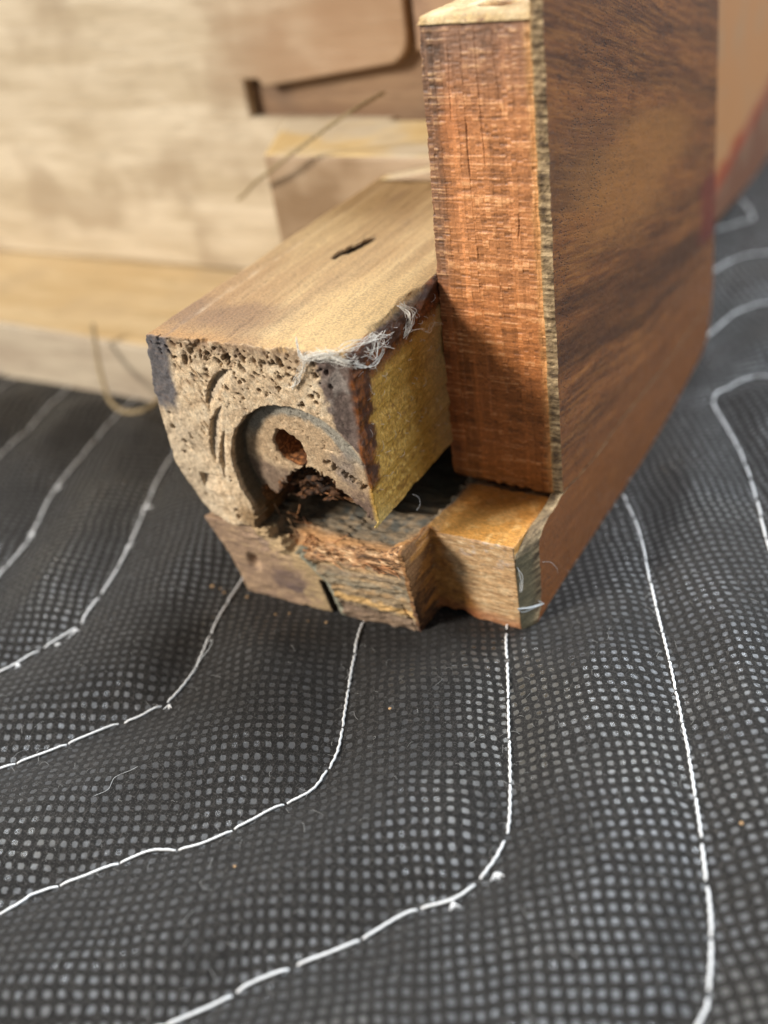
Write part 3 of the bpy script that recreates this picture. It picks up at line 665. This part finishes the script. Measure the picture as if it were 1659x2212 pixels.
def prism(outline, y0, y1, name, mat, axes='xz', lbl=None, parent=None, bev=.6):
    n = len(outline); P = np.array(outline, float)
    def mk(P, t):
        if axes == 'xz': return np.stack([P[:, 0], np.full(n, t), P[:, 1]], 1)
        if axes == 'xy': return np.stack([P[:, 0], P[:, 1], np.full(n, t)], 1)
        return np.stack([np.full(n, t), P[:, 0], P[:, 1]], 1)
    V = np.concatenate([mk(P, y0), mk(P, y1)]); F = [tuple(range(n)), tuple(range(n, 2 * n))[::-1]] + [(i, i + n, (i + 1) % n + n, (i + 1) % n) for i in range(n)]
    o = mesh_obj(name, V, F, mat, parent or cab, smooth=False)
    b = o.modifiers.new('bevel', 'BEVEL'); b.width = bev * S; b.segments = 2; b.limit_method = 'ANGLE'
    if lbl: o['label'] = lbl
    return o
def st_board(m, x, y, z, b):                     # warm brown region at the right end
    f = m.mr(m.math('ADD', x, m.math('MULTIPLY', b, 40)), -95, -48)
    g = m.math('MULTIPLY', f, m.mr(z, 50, 60)); return (m.math('MULTIPLY', g, .75), lin(152, 116, 84))
M_board = pale_board('bleached_board', lin(178, 160, 132), lin(204, 188, 162), lin(154, 134, 108), st_board)
arc = [(-56 - 5 * (1 - math.cos(t)) , 66 - 5.5 * math.sin(t)) for t in np.linspace(0, math.pi / 2, 7)]
prism([(-290, 14.2), (-97.6, 14.2), (-92, 14.2), (-62, 14.2), (-62, 50), (-97.4, 50.5), (-97.4, 58.4), (-93.5, 58.4), (-92.5, 56.8)] + arc[::-1] + [(-55.6, 140), (-290, 140)], 84, 87.0, 'back_board', M_board, lbl='large bleached board behind the block')
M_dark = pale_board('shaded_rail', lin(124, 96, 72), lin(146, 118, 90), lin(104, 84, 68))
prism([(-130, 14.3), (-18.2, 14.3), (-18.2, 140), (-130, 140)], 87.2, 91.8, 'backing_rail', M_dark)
M_stile = pale_board('stile_wood', lin(150, 118, 92), lin(176, 144, 112), lin(128, 100, 84))
prism([(-54.6, 62.5), (-18.4, 66), (-18.4, 140), (-54.6, 140)], 84.8, 87.0, 'stile', M_stile)
M_rail = pale_board('ledge_wood', lin(190, 162, 118), lin(206, 182, 142), lin(186, 162, 126))
M_railf = pale_board('ledge_front_shaded', lin(168, 150, 128), lin(188, 172, 148), lin(150, 140, 126))  # front of the same rail, its shading painted in as a greyer tone
prism([(-290, -2.5), (-54, -2.5), (-54, 13.2), (-110, 13.4), (-150, 14.6), (-290, 15.0)], 43, 44.6, 'rail_front', M_railf, lbl='front strip of the bottom rail with grey shading painted in')
prism([(-290, -1.5), (-54, -1.5), (-54, 13.4), (-110, 13.6), (-290, 14.1)], 44.8, 92, 'bottom_rail', M_rail)
# batten behind the glue block, shade of upright faces painted in as brown
def shade_bat(m, x, y, z, b): 
    g = m.n('ShaderNodeNewGeometry'); sp = m.n('ShaderNodeSeparateXYZ'); m.set(sp.inputs[0], g.outputs['True Normal'])
    return (m.math('MULTIPLY', m.mr(sp.outputs[2], .7, .4), .9), m.mix(m.mr(b, .42, .6), lin(124, 98, 74), lin(168, 144, 118)))
M_bat = pale_board('batten_wood', lin(206, 176, 122), lin(222, 196, 146), lin(200, 192, 176), shade_bat, (.06, .06, .3))
prism([(-77.5, 60), (-88, 83.6), (-18.6, 83.6), (-18.6, 60)], 14.5, 50.2, 'batten', M_bat, 'xy', 'pale batten behind the glue block, shade painted brown on its upright faces', bev=.9)
# wedge of softwood between block and batten
prism([(-50, 47.0), (-18.7, 47.0), (-18.7, 53.0), (-24, 52.0)], 56, 59.7, 'wedge', M_bat)
# far side of the case, seen past the veneer
def st_far(m, x, y, z, b):
    q = m.math('SUBTRACT', z, m.math('ADD', m.math('MULTIPLY', m.math('SUBTRACT', y, 167), .16), 12.5))
    return (m.math('MULTIPLY', m.mr(m.math('ABSOLUTE', m.math('SUBTRACT', q, 1.5)), 4.0, 1.0), .9), lin(168, 74, 28))
def far_mat():
    m = NT('far_leg_wood'); P = m.mm(); sep = m.n('ShaderNodeSeparateXYZ'); m.set(sep.inputs[0], P); y, z = sep.outputs[1], sep.outputs[2]
    q = m.math('SUBTRACT', z, m.math('ADD', m.math('MULTIPLY', m.math('SUBTRACT', y, 167), .16), 13.5)); b = m.noise(P, .08, 4)
    q = m.math('ADD', q, m.math('MULTIPLY', m.math('SUBTRACT', b, .5), 8))
    col = m.mix(m.mr(q, 0, 4), lin(120, 76, 50), lin(184, 128, 78)); col = m.mix(m.math('MULTIPLY', m.mr(m.math('ABSOLUTE', q), 3.6, .8), .9), col, lin(158, 62, 22))
    col = m.mix(m.math('MULTIPLY', m.mr(b, .50, .66), .35), col, lin(160, 138, 108))
    m.set(m.b.inputs['Base Color'], col); m.b.inputs['Roughness'].default_value = .55; return m.m
prism([(150, 3.5), (160, 2.0), (300, -7), (300, 90), (150, 90)], -42, -14, 'far_side_panel', far_mat(), 'yz', 'brown and orange far side of the case')

# ================================================================== BLANKET
def ground(x, y):
    return (-3.0 * np.exp(-((x - 4) / 26) ** 2 - ((y - 62) / 36) ** 2) + 1.2 * np.exp(-((x - 30) / 22) ** 2 - ((y + 25) / 22) ** 2)
            - 1.0 * np.exp(-((x + 40) / 25) ** 2 - ((y + 50) / 25) ** 2))
SEAMS = {
'Z': [(-150, 18), (-152.5, 30), (-153.1, 37.0), (-153.4, 46.3)],
'A': [(-120, -5), (-127.2, 13.0), (-129.4, 23.4), (-132.4, 32.2), (-135.6, 46.0)],
'B': [(-80, -42), (-87, -30), (-93.2, -18.5), (-96.2, -8.7), (-104.0, 6.4), (-107.8, 17.9), (-112.6, 34.2), (-114.5, 46)],
'C': [(-90, -62), (-82, -49), (-73.7, -36.6), (-71.9, -32.4), (-70.1, -27.9), (-69.0, -24.2), (-69.9, -20.5), (-72.0, -12.3), (-76.8, -0.7), (-80.8, 7.2), (-85.0, 15.8), (-89.1, 26.7), (-93, 38)],
'D': [(-76, -72), (-66, -60), (-58.5, -50.9), (-56.1, -47.9), (-53.4, -44.7), (-48.8, -38.3), (-46.1, -35.4), (-43.8, -31.1), (-43.6, -26.4), (-44.8, -21.9), (-47.5, -14.1), (-49.6, -4.5), (-53, 10)],
'E': [(-60, -90), (-50, -79), (-40.6, -67.5), (-38.5, -63.4), (-34.7, -59.2), (-31.7, -55.7), (-28.9, -52.7), (-24.8, -50.3), (-21.2, -46.2), (-18.0, -41.5), (-14.9, -37.3), (-14.6, -33.8), (-15.2, -29.8), (-17.6, -24.1), (-19.6, -19.7), (-22.2, -13.6), (-24.8, -6.8), (-26, 2)],
'F': [(-32, -92), (-22, -80), (-12.2, -69.2), (-8.6, -64.9), (-6.2, -61.3), (1.0, -53.5), (4.9, -47.7), (9.3, -43.7), (11.1, -38.7), (11.0, -33.7), (8.6, -27.2), (3.8, -16.4), (0.1, -8.2), (-3.2, -1.0), (-6, 8)],
'G': [(28, -78), (34, -60), (37.0, -46.7), (36.9, -43.1), (35.4, -36.3), (32.6, -28.4), (29.1, -19.3), (26.2, -12.3), (21.0, -0.4), (13.6, 15.6), (6.8, 30.7), (0.6, 41.4)],
'H': [(44, -10), (36, 10), (26.7, 33.2), (20.6, 50.0), (14.7, 63.7), (6.9, 77.9), (9.0, 84.1), (11.8, 87.6), (15.0, 88.6), (30, 88)],
'I': [(-1.4, 100.7), (1.4, 111.1), (4.1, 116.8), (8.2, 120.6), (22, 126)],
'J': [(-9.0, 133.2), (-5.3, 143.4), (-1.7, 147.0), (2.2, 148.8), (18, 152)],
'K': [(-15.5, 162.4), (-9.2, 169.9), (-6.9, 173.0), (-10.1, 181.7), (-14.2, 188.8)]}
SPL = {k: spline(v, 1.6) for k, v in SEAMS.items()}
gx = np.concatenate([np.arange(-300, -160, 6), np.arange(-160, 62, .8), np.arange(62, 260, 6)]); gy = np.concatenate([np.arange(-180, -96, 5), np.arange(-96, 130, .8), np.arange(130, 420, 3)])
GX, GY = np.meshgrid(gx, gy, indexing='ij')
dist = np.full(GX.shape, 99.0)
for k, P in SPL.items():
    dist = np.minimum(dist, line_d(GX.astype(np.float32), GY.astype(np.float32), P[::2].tolist() + [P[-1].tolist()]))
def foot(x, y):                                  # how far outside the furniture's footprint
    a = poly_sd(x.astype(np.float32), y.astype(np.float32), [(-48, -8), (-15, -8), (-15, 0), (0, 0), (1, 100), (-18, 260), (-60, 100), (-300, 100), (-300, 43), (-50, 43)])
    return a
FT = foot(GX, GY)
puff = 3.6 * (1 - np.exp(-(dist / 7.2) ** 1.4)) * np.interp(GY, [-90, 90, 160], [1, 1, .35])
und = 1.0 * vn(GX * .045, GY * .045, 0 * GX, 200) * sst(2, 12, dist) + .35 * vn(GX * .11, GY * .11, 0 * GX, 201) * sst(1, 6, dist)
puck = .16 * vn(GX * .45, GY * .45, 0 * GX, 202) * sst(8, 1, dist) + .10 * vn(GX * .30, GY * .30, 0 * GX, 203)
press = sst(-.5, 13, FT)
HZ = ground(GX, GY) + (puff + und) * (.06 + .94 * press) + puck - .35 * (1 - sst(-1, 3, FT))
HZ = np.where(FT < -.5, np.minimum(HZ, -.35 + np.minimum(ground(GX, GY), 0)), HZ)
from bisect import bisect_right
def hz(px, py):
    i = min(max(bisect_right(gx, px) - 1, 0), len(gx) - 2); j = min(max(bisect_right(gy, py) - 1, 0), len(gy) - 2)
    u = (px - gx[i]) / (gx[i + 1] - gx[i]); v = (py - gy[j]) / (gy[j + 1] - gy[j])
    return float((1 - u) * ((1 - v) * HZ[i, j] + v * HZ[i, j + 1]) + u * ((1 - v) * HZ[i + 1, j] + v * HZ[i + 1, j + 1]))
def blanket_mat():
    m = NT('nonwoven_blanket'); P = m.mm()
    wn = m.n('ShaderNodeTexNoise', {'Vector': P, 'Scale': .10, 'Detail': 2.0}); o = m.n('ShaderNodeVectorMath', {1: (.5, .5, .5)}, operation='SUBTRACT'); m.set(o.inputs[0], wn.outputs['Color'])
    o2 = m.n('ShaderNodeVectorMath', {1: (2.2, 2.2, 0)}, operation='MULTIPLY'); m.set(o2.inputs[0], o.outputs[0])
    pa = m.n('ShaderNodeVectorMath', operation='ADD'); m.set(pa.inputs[0], P); m.set(pa.inputs[1], o2.outputs[0])
    U = m.mapping(pa.outputs[0], (1 / 1.50, 1 / 1.50, 0), rot=(0, 0, math.radians(-29)))
    fr = m.n('ShaderNodeVectorMath', operation='FRACTION'); m.set(fr.inputs[0], U)
    fl = m.n('ShaderNodeVectorMath', operation='FLOOR'); m.set(fl.inputs[0], U)
    s = m.n('ShaderNodeSeparateXYZ'); m.set(s.inputs[0], fr.outputs[0])
    fine = m.noise(P, 5.5, 3, .7)
    def p4(v): a = m.math('MULTIPLY', m.math('ABSOLUTE', m.math('SUBTRACT', v, .5)), 2.0); return m.math('POWER', a, 3.0)
    q = m.math('POWER', m.math('ADD', p4(s.outputs[0]), p4(s.outputs[1])), 1 / 3.)
    q = m.math('ADD', q, m.math('MULTIPLY', m.math('SUBTRACT', fine, .5), .5))
    patch = m.mr(m.noise(P, .05, 3, .55), .38, .58, .45, 1.0); dot = m.math('MULTIPLY', m.mr(q, .62, .44), patch)
    wn = m.n('ShaderNodeTexWhiteNoise', noise_dimensions='3D'); m.set(wn.inputs['Vector'], fl.outputs[0])
    rnd = wn.outputs['Value']; rc = wn.outputs['Color']
    # fibres: thin crossing threads
    f1 = m.noise(m.mapping(P, (7, .9, 1), rot=(0, 0, .6)), 1.0, 3, .6, .6); f2 = m.noise(m.mapping(P, (.9, 7, 1), rot=(0, 0, .4)), 1.0, 3, .6, .6)
    fib = m.math('MAXIMUM', f1, f2)
    tex = m.noise(P, 2.6, 4, .75); wr = m.noise(P, 2.0, 3, .7)
    spk = m.noise(P, 4.5, 4, .8)
    col = m.mix(m.mr(fib, .50, .74), lin(26, 24, 22), lin(66, 62, 58)); col = m.mix(m.math('MULTIPLY', m.mr(spk, .57, .68), .6), col, lin(126, 124, 120)); col = m.mix(dot, col, m.mix(rnd, lin(27, 26, 26), lin(42, 42, 43)))
    dust = m.mr(m.noise(P, .028, 3, .5), .50, .66); col = m.mix(m.math('MULTIPLY', m.math('MULTIPLY', dust, dot), .22), col, lin(120, 112, 92))
    m.set(m.b.inputs['Base Color'], col)
    m.set(m.b.inputs['Roughness'], m.math('ADD', m.math('MULTIPLY', dot, m.math('SUBTRACT', m.math('MULTIPLY', rnd, .16), .58)), .80))
    m.set(m.b.inputs['Specular IOR Level'], m.math('ADD', m.math('MULTIPLY', dot, 1.1), .15))
    # each pressed dot is a small facet with its own tilt
    sep = m.n('ShaderNodeSeparateXYZ'); m.set(sep.inputs[0], rc)
    tl = m.math('ADD', m.math('MULTIPLY', m.math('SUBTRACT', s.outputs[0], .5), m.math('SUBTRACT', sep.outputs[0], .5)), m.math('MULTIPLY', m.math('SUBTRACT', s.outputs[1], .5), m.math('SUBTRACT', sep.outputs[1], .5)))
    h = m.math('ADD', m.math('MULTIPLY', m.math('SUBTRACT', 1.0, dot), m.math('ADD', .30, m.math('MULTIPLY', fib, 1.0))), m.math('MULTIPLY', dot, m.math('ADD', m.math('MULTIPLY', tl, .8), m.math('MULTIPLY', wr, .45))))
    h = m.math('ADD', h, m.math('MULTIPLY', tex, .55))
    m.set(m.b.inputs['Normal'], m.bump(h, .75, .00032))
    m.b.inputs['Sheen Weight'].default_value = .03
    return m.m
bl = empty('quilted_blanket', (0, -60, 0)); bl['label'] = 'black dimpled moving blanket quilted with curved white stitching, spread under the wooden corner'; bl['category'] = 'blanket'
def pb(o): o.location = -bl.location; return o
idx = np.arange(GX.size).reshape(GX.shape); F = np.stack([idx[:-1, :-1], idx[1:, :-1], idx[1:, 1:], idx[:-1, 1:]], -1).reshape(-1, 4)
V = np.stack([GX, GY, HZ], -1).reshape(-1, 3)
cl = pb(mesh_obj('cloth', V, F, blanket_mat(), bl))
def thread_mat(name, c1, c2, sc=9):
    m = NT(name); P = m.mm(); n_ = m.noise(P, sc, 3, .6); m.set(m.b.inputs['Base Color'], m.mix(n_, c1, c2)); m.b.inputs['Roughness'].default_value = .6
    m.set(m.b.inputs['Normal'], m.bump(n_, .6, .0001)); return m.m
M_thread = thread_mat('white_thread', lin(196, 196, 196), lin(236, 234, 230), 4)
M_lint = thread_mat('lint', lin(200, 200, 198), lin(230, 230, 228))
for k, P in SPL.items():
    Q = spline(SEAMS[k], .35); s = np.concatenate([[0], np.cumsum(np.linalg.norm(np.diff(Q, axis=0), axis=1))])
    per = 6.0 if k in 'HIJKG' else 7.4
    ph = (s / per) % 1.0; seg = np.floor(s / per).astype(int); parts = []
    for sg in np.unique(seg):
        i = np.where(seg == sg)[0]
        if len(i) < 5: continue
        t = np.linspace(0, 1, len(i)); endz = np.minimum(t, 1 - t)
        arch_ = sst(0, .09, endz); gap = random.random() < .12
        zz_ = np.array([hz(a, b) for a, b in Q[i]]); zc = np.interp(t, [0, 1], [zz_[0], zz_[-1]])
        zz_ = np.maximum(zz_, zc) + (-.02 + .20 * arch_) - (.5 * (1 - sst(0, .22, endz)) if gap else 0)
        wv = .05 * np.sin(s[i] * 5)
        pts = np.stack([Q[i, 0] + wv + random.gauss(0, .06), Q[i, 1] + wv, zz_], 1); r = .17 * (.80 + .20 * arch_) * (1 + .10 * np.sin(s[i] * 9))
        parts.append(tube(pts, r, 8))
    V, F = join(parts); pb(mesh_obj('seam_stitching', V, F, M_thread, bl))
# tufts where the bobbin thread pops through
for (a, b) in [(-69.3, -28.2), (-68.7, -24.5), (-72.0, -34.1), (-43.3, -31.6), (11.8, -39.2), (8.8, -44.4), (-97.3, -6.2), (-104.2, 7.5), (-81, 8), (-75.8, -3)]:
    z0 = hz(a, b); parts = []
    for q in range(9):
        d = np.array([random.gauss(.5, .6), random.gauss(-.5, .6), random.uniform(0, .6)]); L = random.uniform(.4, 1.1)
        t = np.linspace(0, 1, 5)[:, None]; parts.append(tube(np.array([a + .3, b - .3, z0 + .25]) + t * d * L + t ** 2 * np.array([0, 0, -.3]), np.linspace(.16, .05, 5), 5))
    V, F = join(parts); pb(mesh_obj('thread_tuft', V, F, M_thread, bl))
# surface fuzz
parts = []
for i in range(560):
    if i < 260:
        P = SPL[random.choice('CDEFFG')]; p = P[random.randrange(len(P))]; a, b = p[0] + random.gauss(0, .7), p[1] + random.gauss(0, .7)
    else: a, b = random.uniform(-75, 45), random.uniform(-75, 20)
    if -49 < a < 1 and b > -8: continue
    an = random.uniform(0, 6.28); L = random.uniform(.5, 2.2) if random.random() > .04 else random.uniform(3, 6); z0 = hz(a, b) + .12; cu = random.gauss(0, .7)
    t = np.linspace(0, 1, 6); aa = an + cu * t * 2
    pts = np.stack([a + np.cumsum(np.cos(aa)) * L / 6, b + np.cumsum(np.sin(aa)) * L / 6, z0 + .45 * np.sin(t * 3.0) * random.random()], 1)
    parts.append(tube(pts, (.014 + .010 * random.random()), 4))
V, F = join(parts); fz = pb(mesh_obj('surface_fuzz', V, F, thread_mat('grey_fuzz', lin(120, 118, 114), lin(176, 174, 170)), bl)); fz['kind'] = 'stuff'
# one long curled hair by the seam
hr = spline([(-43.8, -25.6), (-43.0, -23.6), (-42.6, -21.4), (-43.6, -19.8), (-45.2, -19.2)], .3); pts = np.array([(a, b, hz(a, b) + .4 + 1.6 * math.sin(i / len(hr) * 3.0)) for i, (a, b) in enumerate(hr)])
V, F = tube(pts, .045, 5); o = mesh_obj('loose_hair', V, F, M_lint); o['label'] = 'curled white hair rising beside the seam left of the wooden corner'; o['category'] = 'hair'
hr = spline([(-40.0, -50.5), (-38.9, -48.8), (-39.2, -47.0), (-37.9, -45.2), (-37.4, -44.4)], .3); pts = np.array([(a, b, hz(a, b) + .25) for a, b in hr])
V, F = tube(pts, .018, 5); o = mesh_obj('loose_hair', V, F, M_lint); o['label'] = 'short wavy white fibre lying flat on the blanket between two seams at lower left'; o['category'] = 'hair'

# ================================================================== SMALL THINGS
M_crumb = pale_board('crumb_wood', lin(176, 136, 92), lin(200, 166, 124), lin(150, 110, 72), None, (2, 2, 2))
def crumb_thing(a, b, r, lbl, grp=None):
    import mathutils
    ico = bpy.data.meshes.new('wood_crumb'); import bmesh
    bm = bmesh.new(); r = r * .62; bmesh.ops.create_icosphere(bm, subdivisions=2, radius=r * S)
    sd = random.random() * 50
    for v in bm.verts:
        q = v.co / S * 1.7 / r; v.co *= 1 + .38 * float(vn(q.x + sd, q.y, q.z, 210)); v.co.z *= .7
    bm.to_mesh(ico); bm.free(); ico.materials.append(M_crumb)
    o = bpy.data.objects.new('wood_crumb', ico); SC.collection.objects.link(o); o.location = Vector((a, b, hz(a, b) + r * .55)) * S; o['label'] = lbl; o['category'] = 'crumb'
    if grp: o['group'] = grp
G1 = 'wood crumbs shed beside the base'
crumb_thing(-53.1, -7.9, .50, 'largest pale wood crumb on the black blanket left of the base corner', G1)
crumb_thing(-51.8, -7.5, .22, 'tiny crumb between two larger ones left of the base corner', G1)
crumb_thing(-50.6, -8.1, .36, 'second pale wood crumb nearest the seam end left of the base corner', G1)
crumb_thing(-46.4, -7.4, .38, 'brown crumb just under the left end of the base strip', G1)
crumb_thing(-38.9, -9.9, .28, 'small orange crumb on the blanket in front of the base strip, left of the slit', G1)
crumb_thing(-37.2, -8.6, .22, 'tiny dull crumb tucked against the base strip, left of the slit', G1)
crumb_thing(-30.4, -8.3, .34, 'orange crumb directly below the dark slit in the base strip', G1)
crumb_thing(-33.2, -9.2, .20, 'faint brown speck below and left of the dark slit', G1)
crumb_thing(-10.8, -22.6, .36, 'single pale crumb alone on the blanket between the two middle seams', G1)
crumb_thing(35.5, -23.6, .34, 'single yellowish crumb alone on the blanket right of the right-hand seam', G1)
crumb_thing(-16.3, -51.4, .26, 'single white crumb below the long curved seam at bottom left', G1)

# cobweb bridging the top corner of the glue block (coordinates x, y, z)
parts = []
def strand(pts, r, n=1, spread=.25):
    for q in range(n):
        P = np.array(pts, float) + rng.normal(0, spread, (len(pts), 3)) * (np.array([1, .5, 1])); S_ = spline(P, .25)
        parts.append(tube(S_, r * random.uniform(.6, 1.3), 5))
trunk = [(-24.6, -8.9, 49.3), (-24.6, -8.9, 48.2), (-24.4, -9.0, 47.2), (-23.9, -9.0, 46.3)]
strand(trunk, .07, 6, .14)
strand([(-23.9, -9.0, 46.3), (-24.6, -9.0, 45.0), (-25.6, -9.0, 43.4), (-26.8, -8.9, 41.9)], .035, 12, .30)
strand([(-24.2, -9.0, 46.4), (-22.8, -8.9, 46.8), (-21.2, -8.7, 47.3), (-19.6, -8.4, 47.5)], .026, 34, .42)
strand([(-21.6, -8.7, 47.2), (-19.8, -8.3, 46.6), (-18.2, -7.8, 46.2), (-17.7, -6.8, 45.9)], .024, 30, .48)
strand([(-19.6, -8.4, 47.3), (-18.3, -6.5, 47.6), (-17.6, -3.2, 47.2), (-17.5, 0.5, 46.4)], .04, 10, .5)
strand([(-18.0, -7.6, 45.8), (-17.6, -6.0, 44.8), (-17.5, -4.0, 43.8), (-17.5, -2.0, 43.5), (-17.5, -.6, 44.6)], .045, 8, .2)
strand([(-17.8, -5, 46.3), (-17.4, -3.5, 45.2), (-17.5, -1.6, 46.2), (-17.4, .2, 45.2)], .035, 12, .6)
strand([(-18.6, 6.5, 47.4), (-17.7, 7.0, 46.2), (-17.4, 6.4, 44.9), (-17.5, 5.2, 44.0)], .06, 8, .3)
strand([(-18.4, 6.7, 47.3), (-17.5, 8.2, 45.8), (-17.4, 7.6, 44.6), (-17.5, 5.2, 44.0)], .05, 7, .25)
strand([(-17.5, 5.2, 44.0), (-17.4, 9.5, 42.8), (-17.4, 11.5, 41.0), (-17.4, 13.2, 41.6), (-17.2, 15.4, 40.7)], .03, 3, .2)
V, F = join(parts)
m = NT('cobweb_silk'); m.b.inputs['Base Color'].default_value = (*[float(v) for v in lin(240, 234, 222)], 1); m.b.inputs['Roughness'].default_value = .7; m.b.inputs['Alpha'].default_value = .8
m.set(m.b.inputs['Alpha'], m.mr(m.noise(m.mm(), 1.2, 3), .35, .6, .25, .9))
o = mesh_obj('cobweb', V, F, m.m); o['label'] = 'white cobweb clinging to the top corner of the worm-eaten block'; o['category'] = 'cobweb'
# lint caught on the lower veneer edge
parts = []
strand([(-1.6, .3, 4.2), (-.6, 2.2, 3.2), (.4, 4.8, 2.2)], .07, 3, .08); strand([(-1.6, .3, 4.2), (-1.2, 1.3, 2.8), (.1, 4.4, 1.9)], .07, 2, .08); strand([(.3, 3.4, 3.8), (.4, 4.7, 2.2)], .04, 2, .05)
strand([(.05, 6.0, 9.0), (1.1, 6.6, 8.9), (1.9, 7.0, 7.6), (2.0, 7.2, 6.6)], .03, 1, .02)
strand([(-1.4, 1.0, 11.5), (-1.2, 1.2, 9.4), (-1.3, 1.0, 7.0)], .03, 4, .3)
V, F = join(parts); o = mesh_obj('lint_strand', V, F, M_lint); o['label'] = 'white lint fibres snagged on the chipped front edge of the lower veneer'; o['category'] = 'lint'
# little hairs around the glue face
parts = []
for i in range(60):
    a, b = random.uniform(-7, 15), random.uniform(22, 46); an = random.uniform(0, 6.28); L = random.uniform(.5, 1.8); t = np.linspace(0, 1, 6); aa = an + random.gauss(0, 1) * t
    parts.append(tube(np.stack([-17.75 + .35 * np.sin(t * 3), a + np.cumsum(np.cos(aa)) * L / 6, b + np.cumsum(np.sin(aa)) * L / 6], 1), .022, 4))
parts.append(tube(spline([(-17.3, 1.2, 20.6), (-16.9, 2.0, 19.6), (-16.8, 2.0, 18.4), (-17, 1.2, 17.8)], .2), .035, 4))
V, F = join(parts); o = mesh_obj('glue_fibres', V, F, M_lint, cab); o['kind'] = 'stuff'

# twine
TW1 = [(-51.9, 66.0, 59.8), (-54.3, 58.0, 58.7), (-60.5, 57.5, 55.6), (-67.2, 57.0, 51.9), (-73.4, 57.0, 48.4), (-79.3, 58.0, 45.2), (-83.8, 60.0, 42.3), (-87.6, 62.0, 40.3)]
TW2 = [(-119.4, 42.0, 18.2), (-116.8, 38.0, 11.5), (-111.5, 33.0, 8.5), (-107.7, 30.0, 7.1), (-104.0, 29.0, 5.9), (-99.7, 29.0, 6.2), (-97.3, 31.0, 6.7), (-97.1, 34.0, 7.1)]
M_twine = thread_mat('jute_twine', lin(116, 98, 66), lin(160, 138, 98), 2)
def twine(pts, r, lbl):
    S_ = spline(pts, .6); Vs = []
    L = np.arange(len(S_)) * .6
    for k in range(2):
        ph = k * math.pi; off = np.stack([np.cos(L * 1.7 + ph), .3 * np.sin(L * 1.7 + ph), np.sin(L * 1.7 + ph)], 1) * r * .42; Vs.append(tube(S_ + off, r * .66, 7))
    V, F = join(Vs); o = mesh_obj('twine', V, F, M_twine); o['label'] = lbl; o['category'] = 'twine'
twine(TW1, .36, 'blurred length of twine slanting across the pale batten behind the block')
twine(TW2, .55, 'blurred twine loop hanging in front of the bottom rail and touching the blanket')
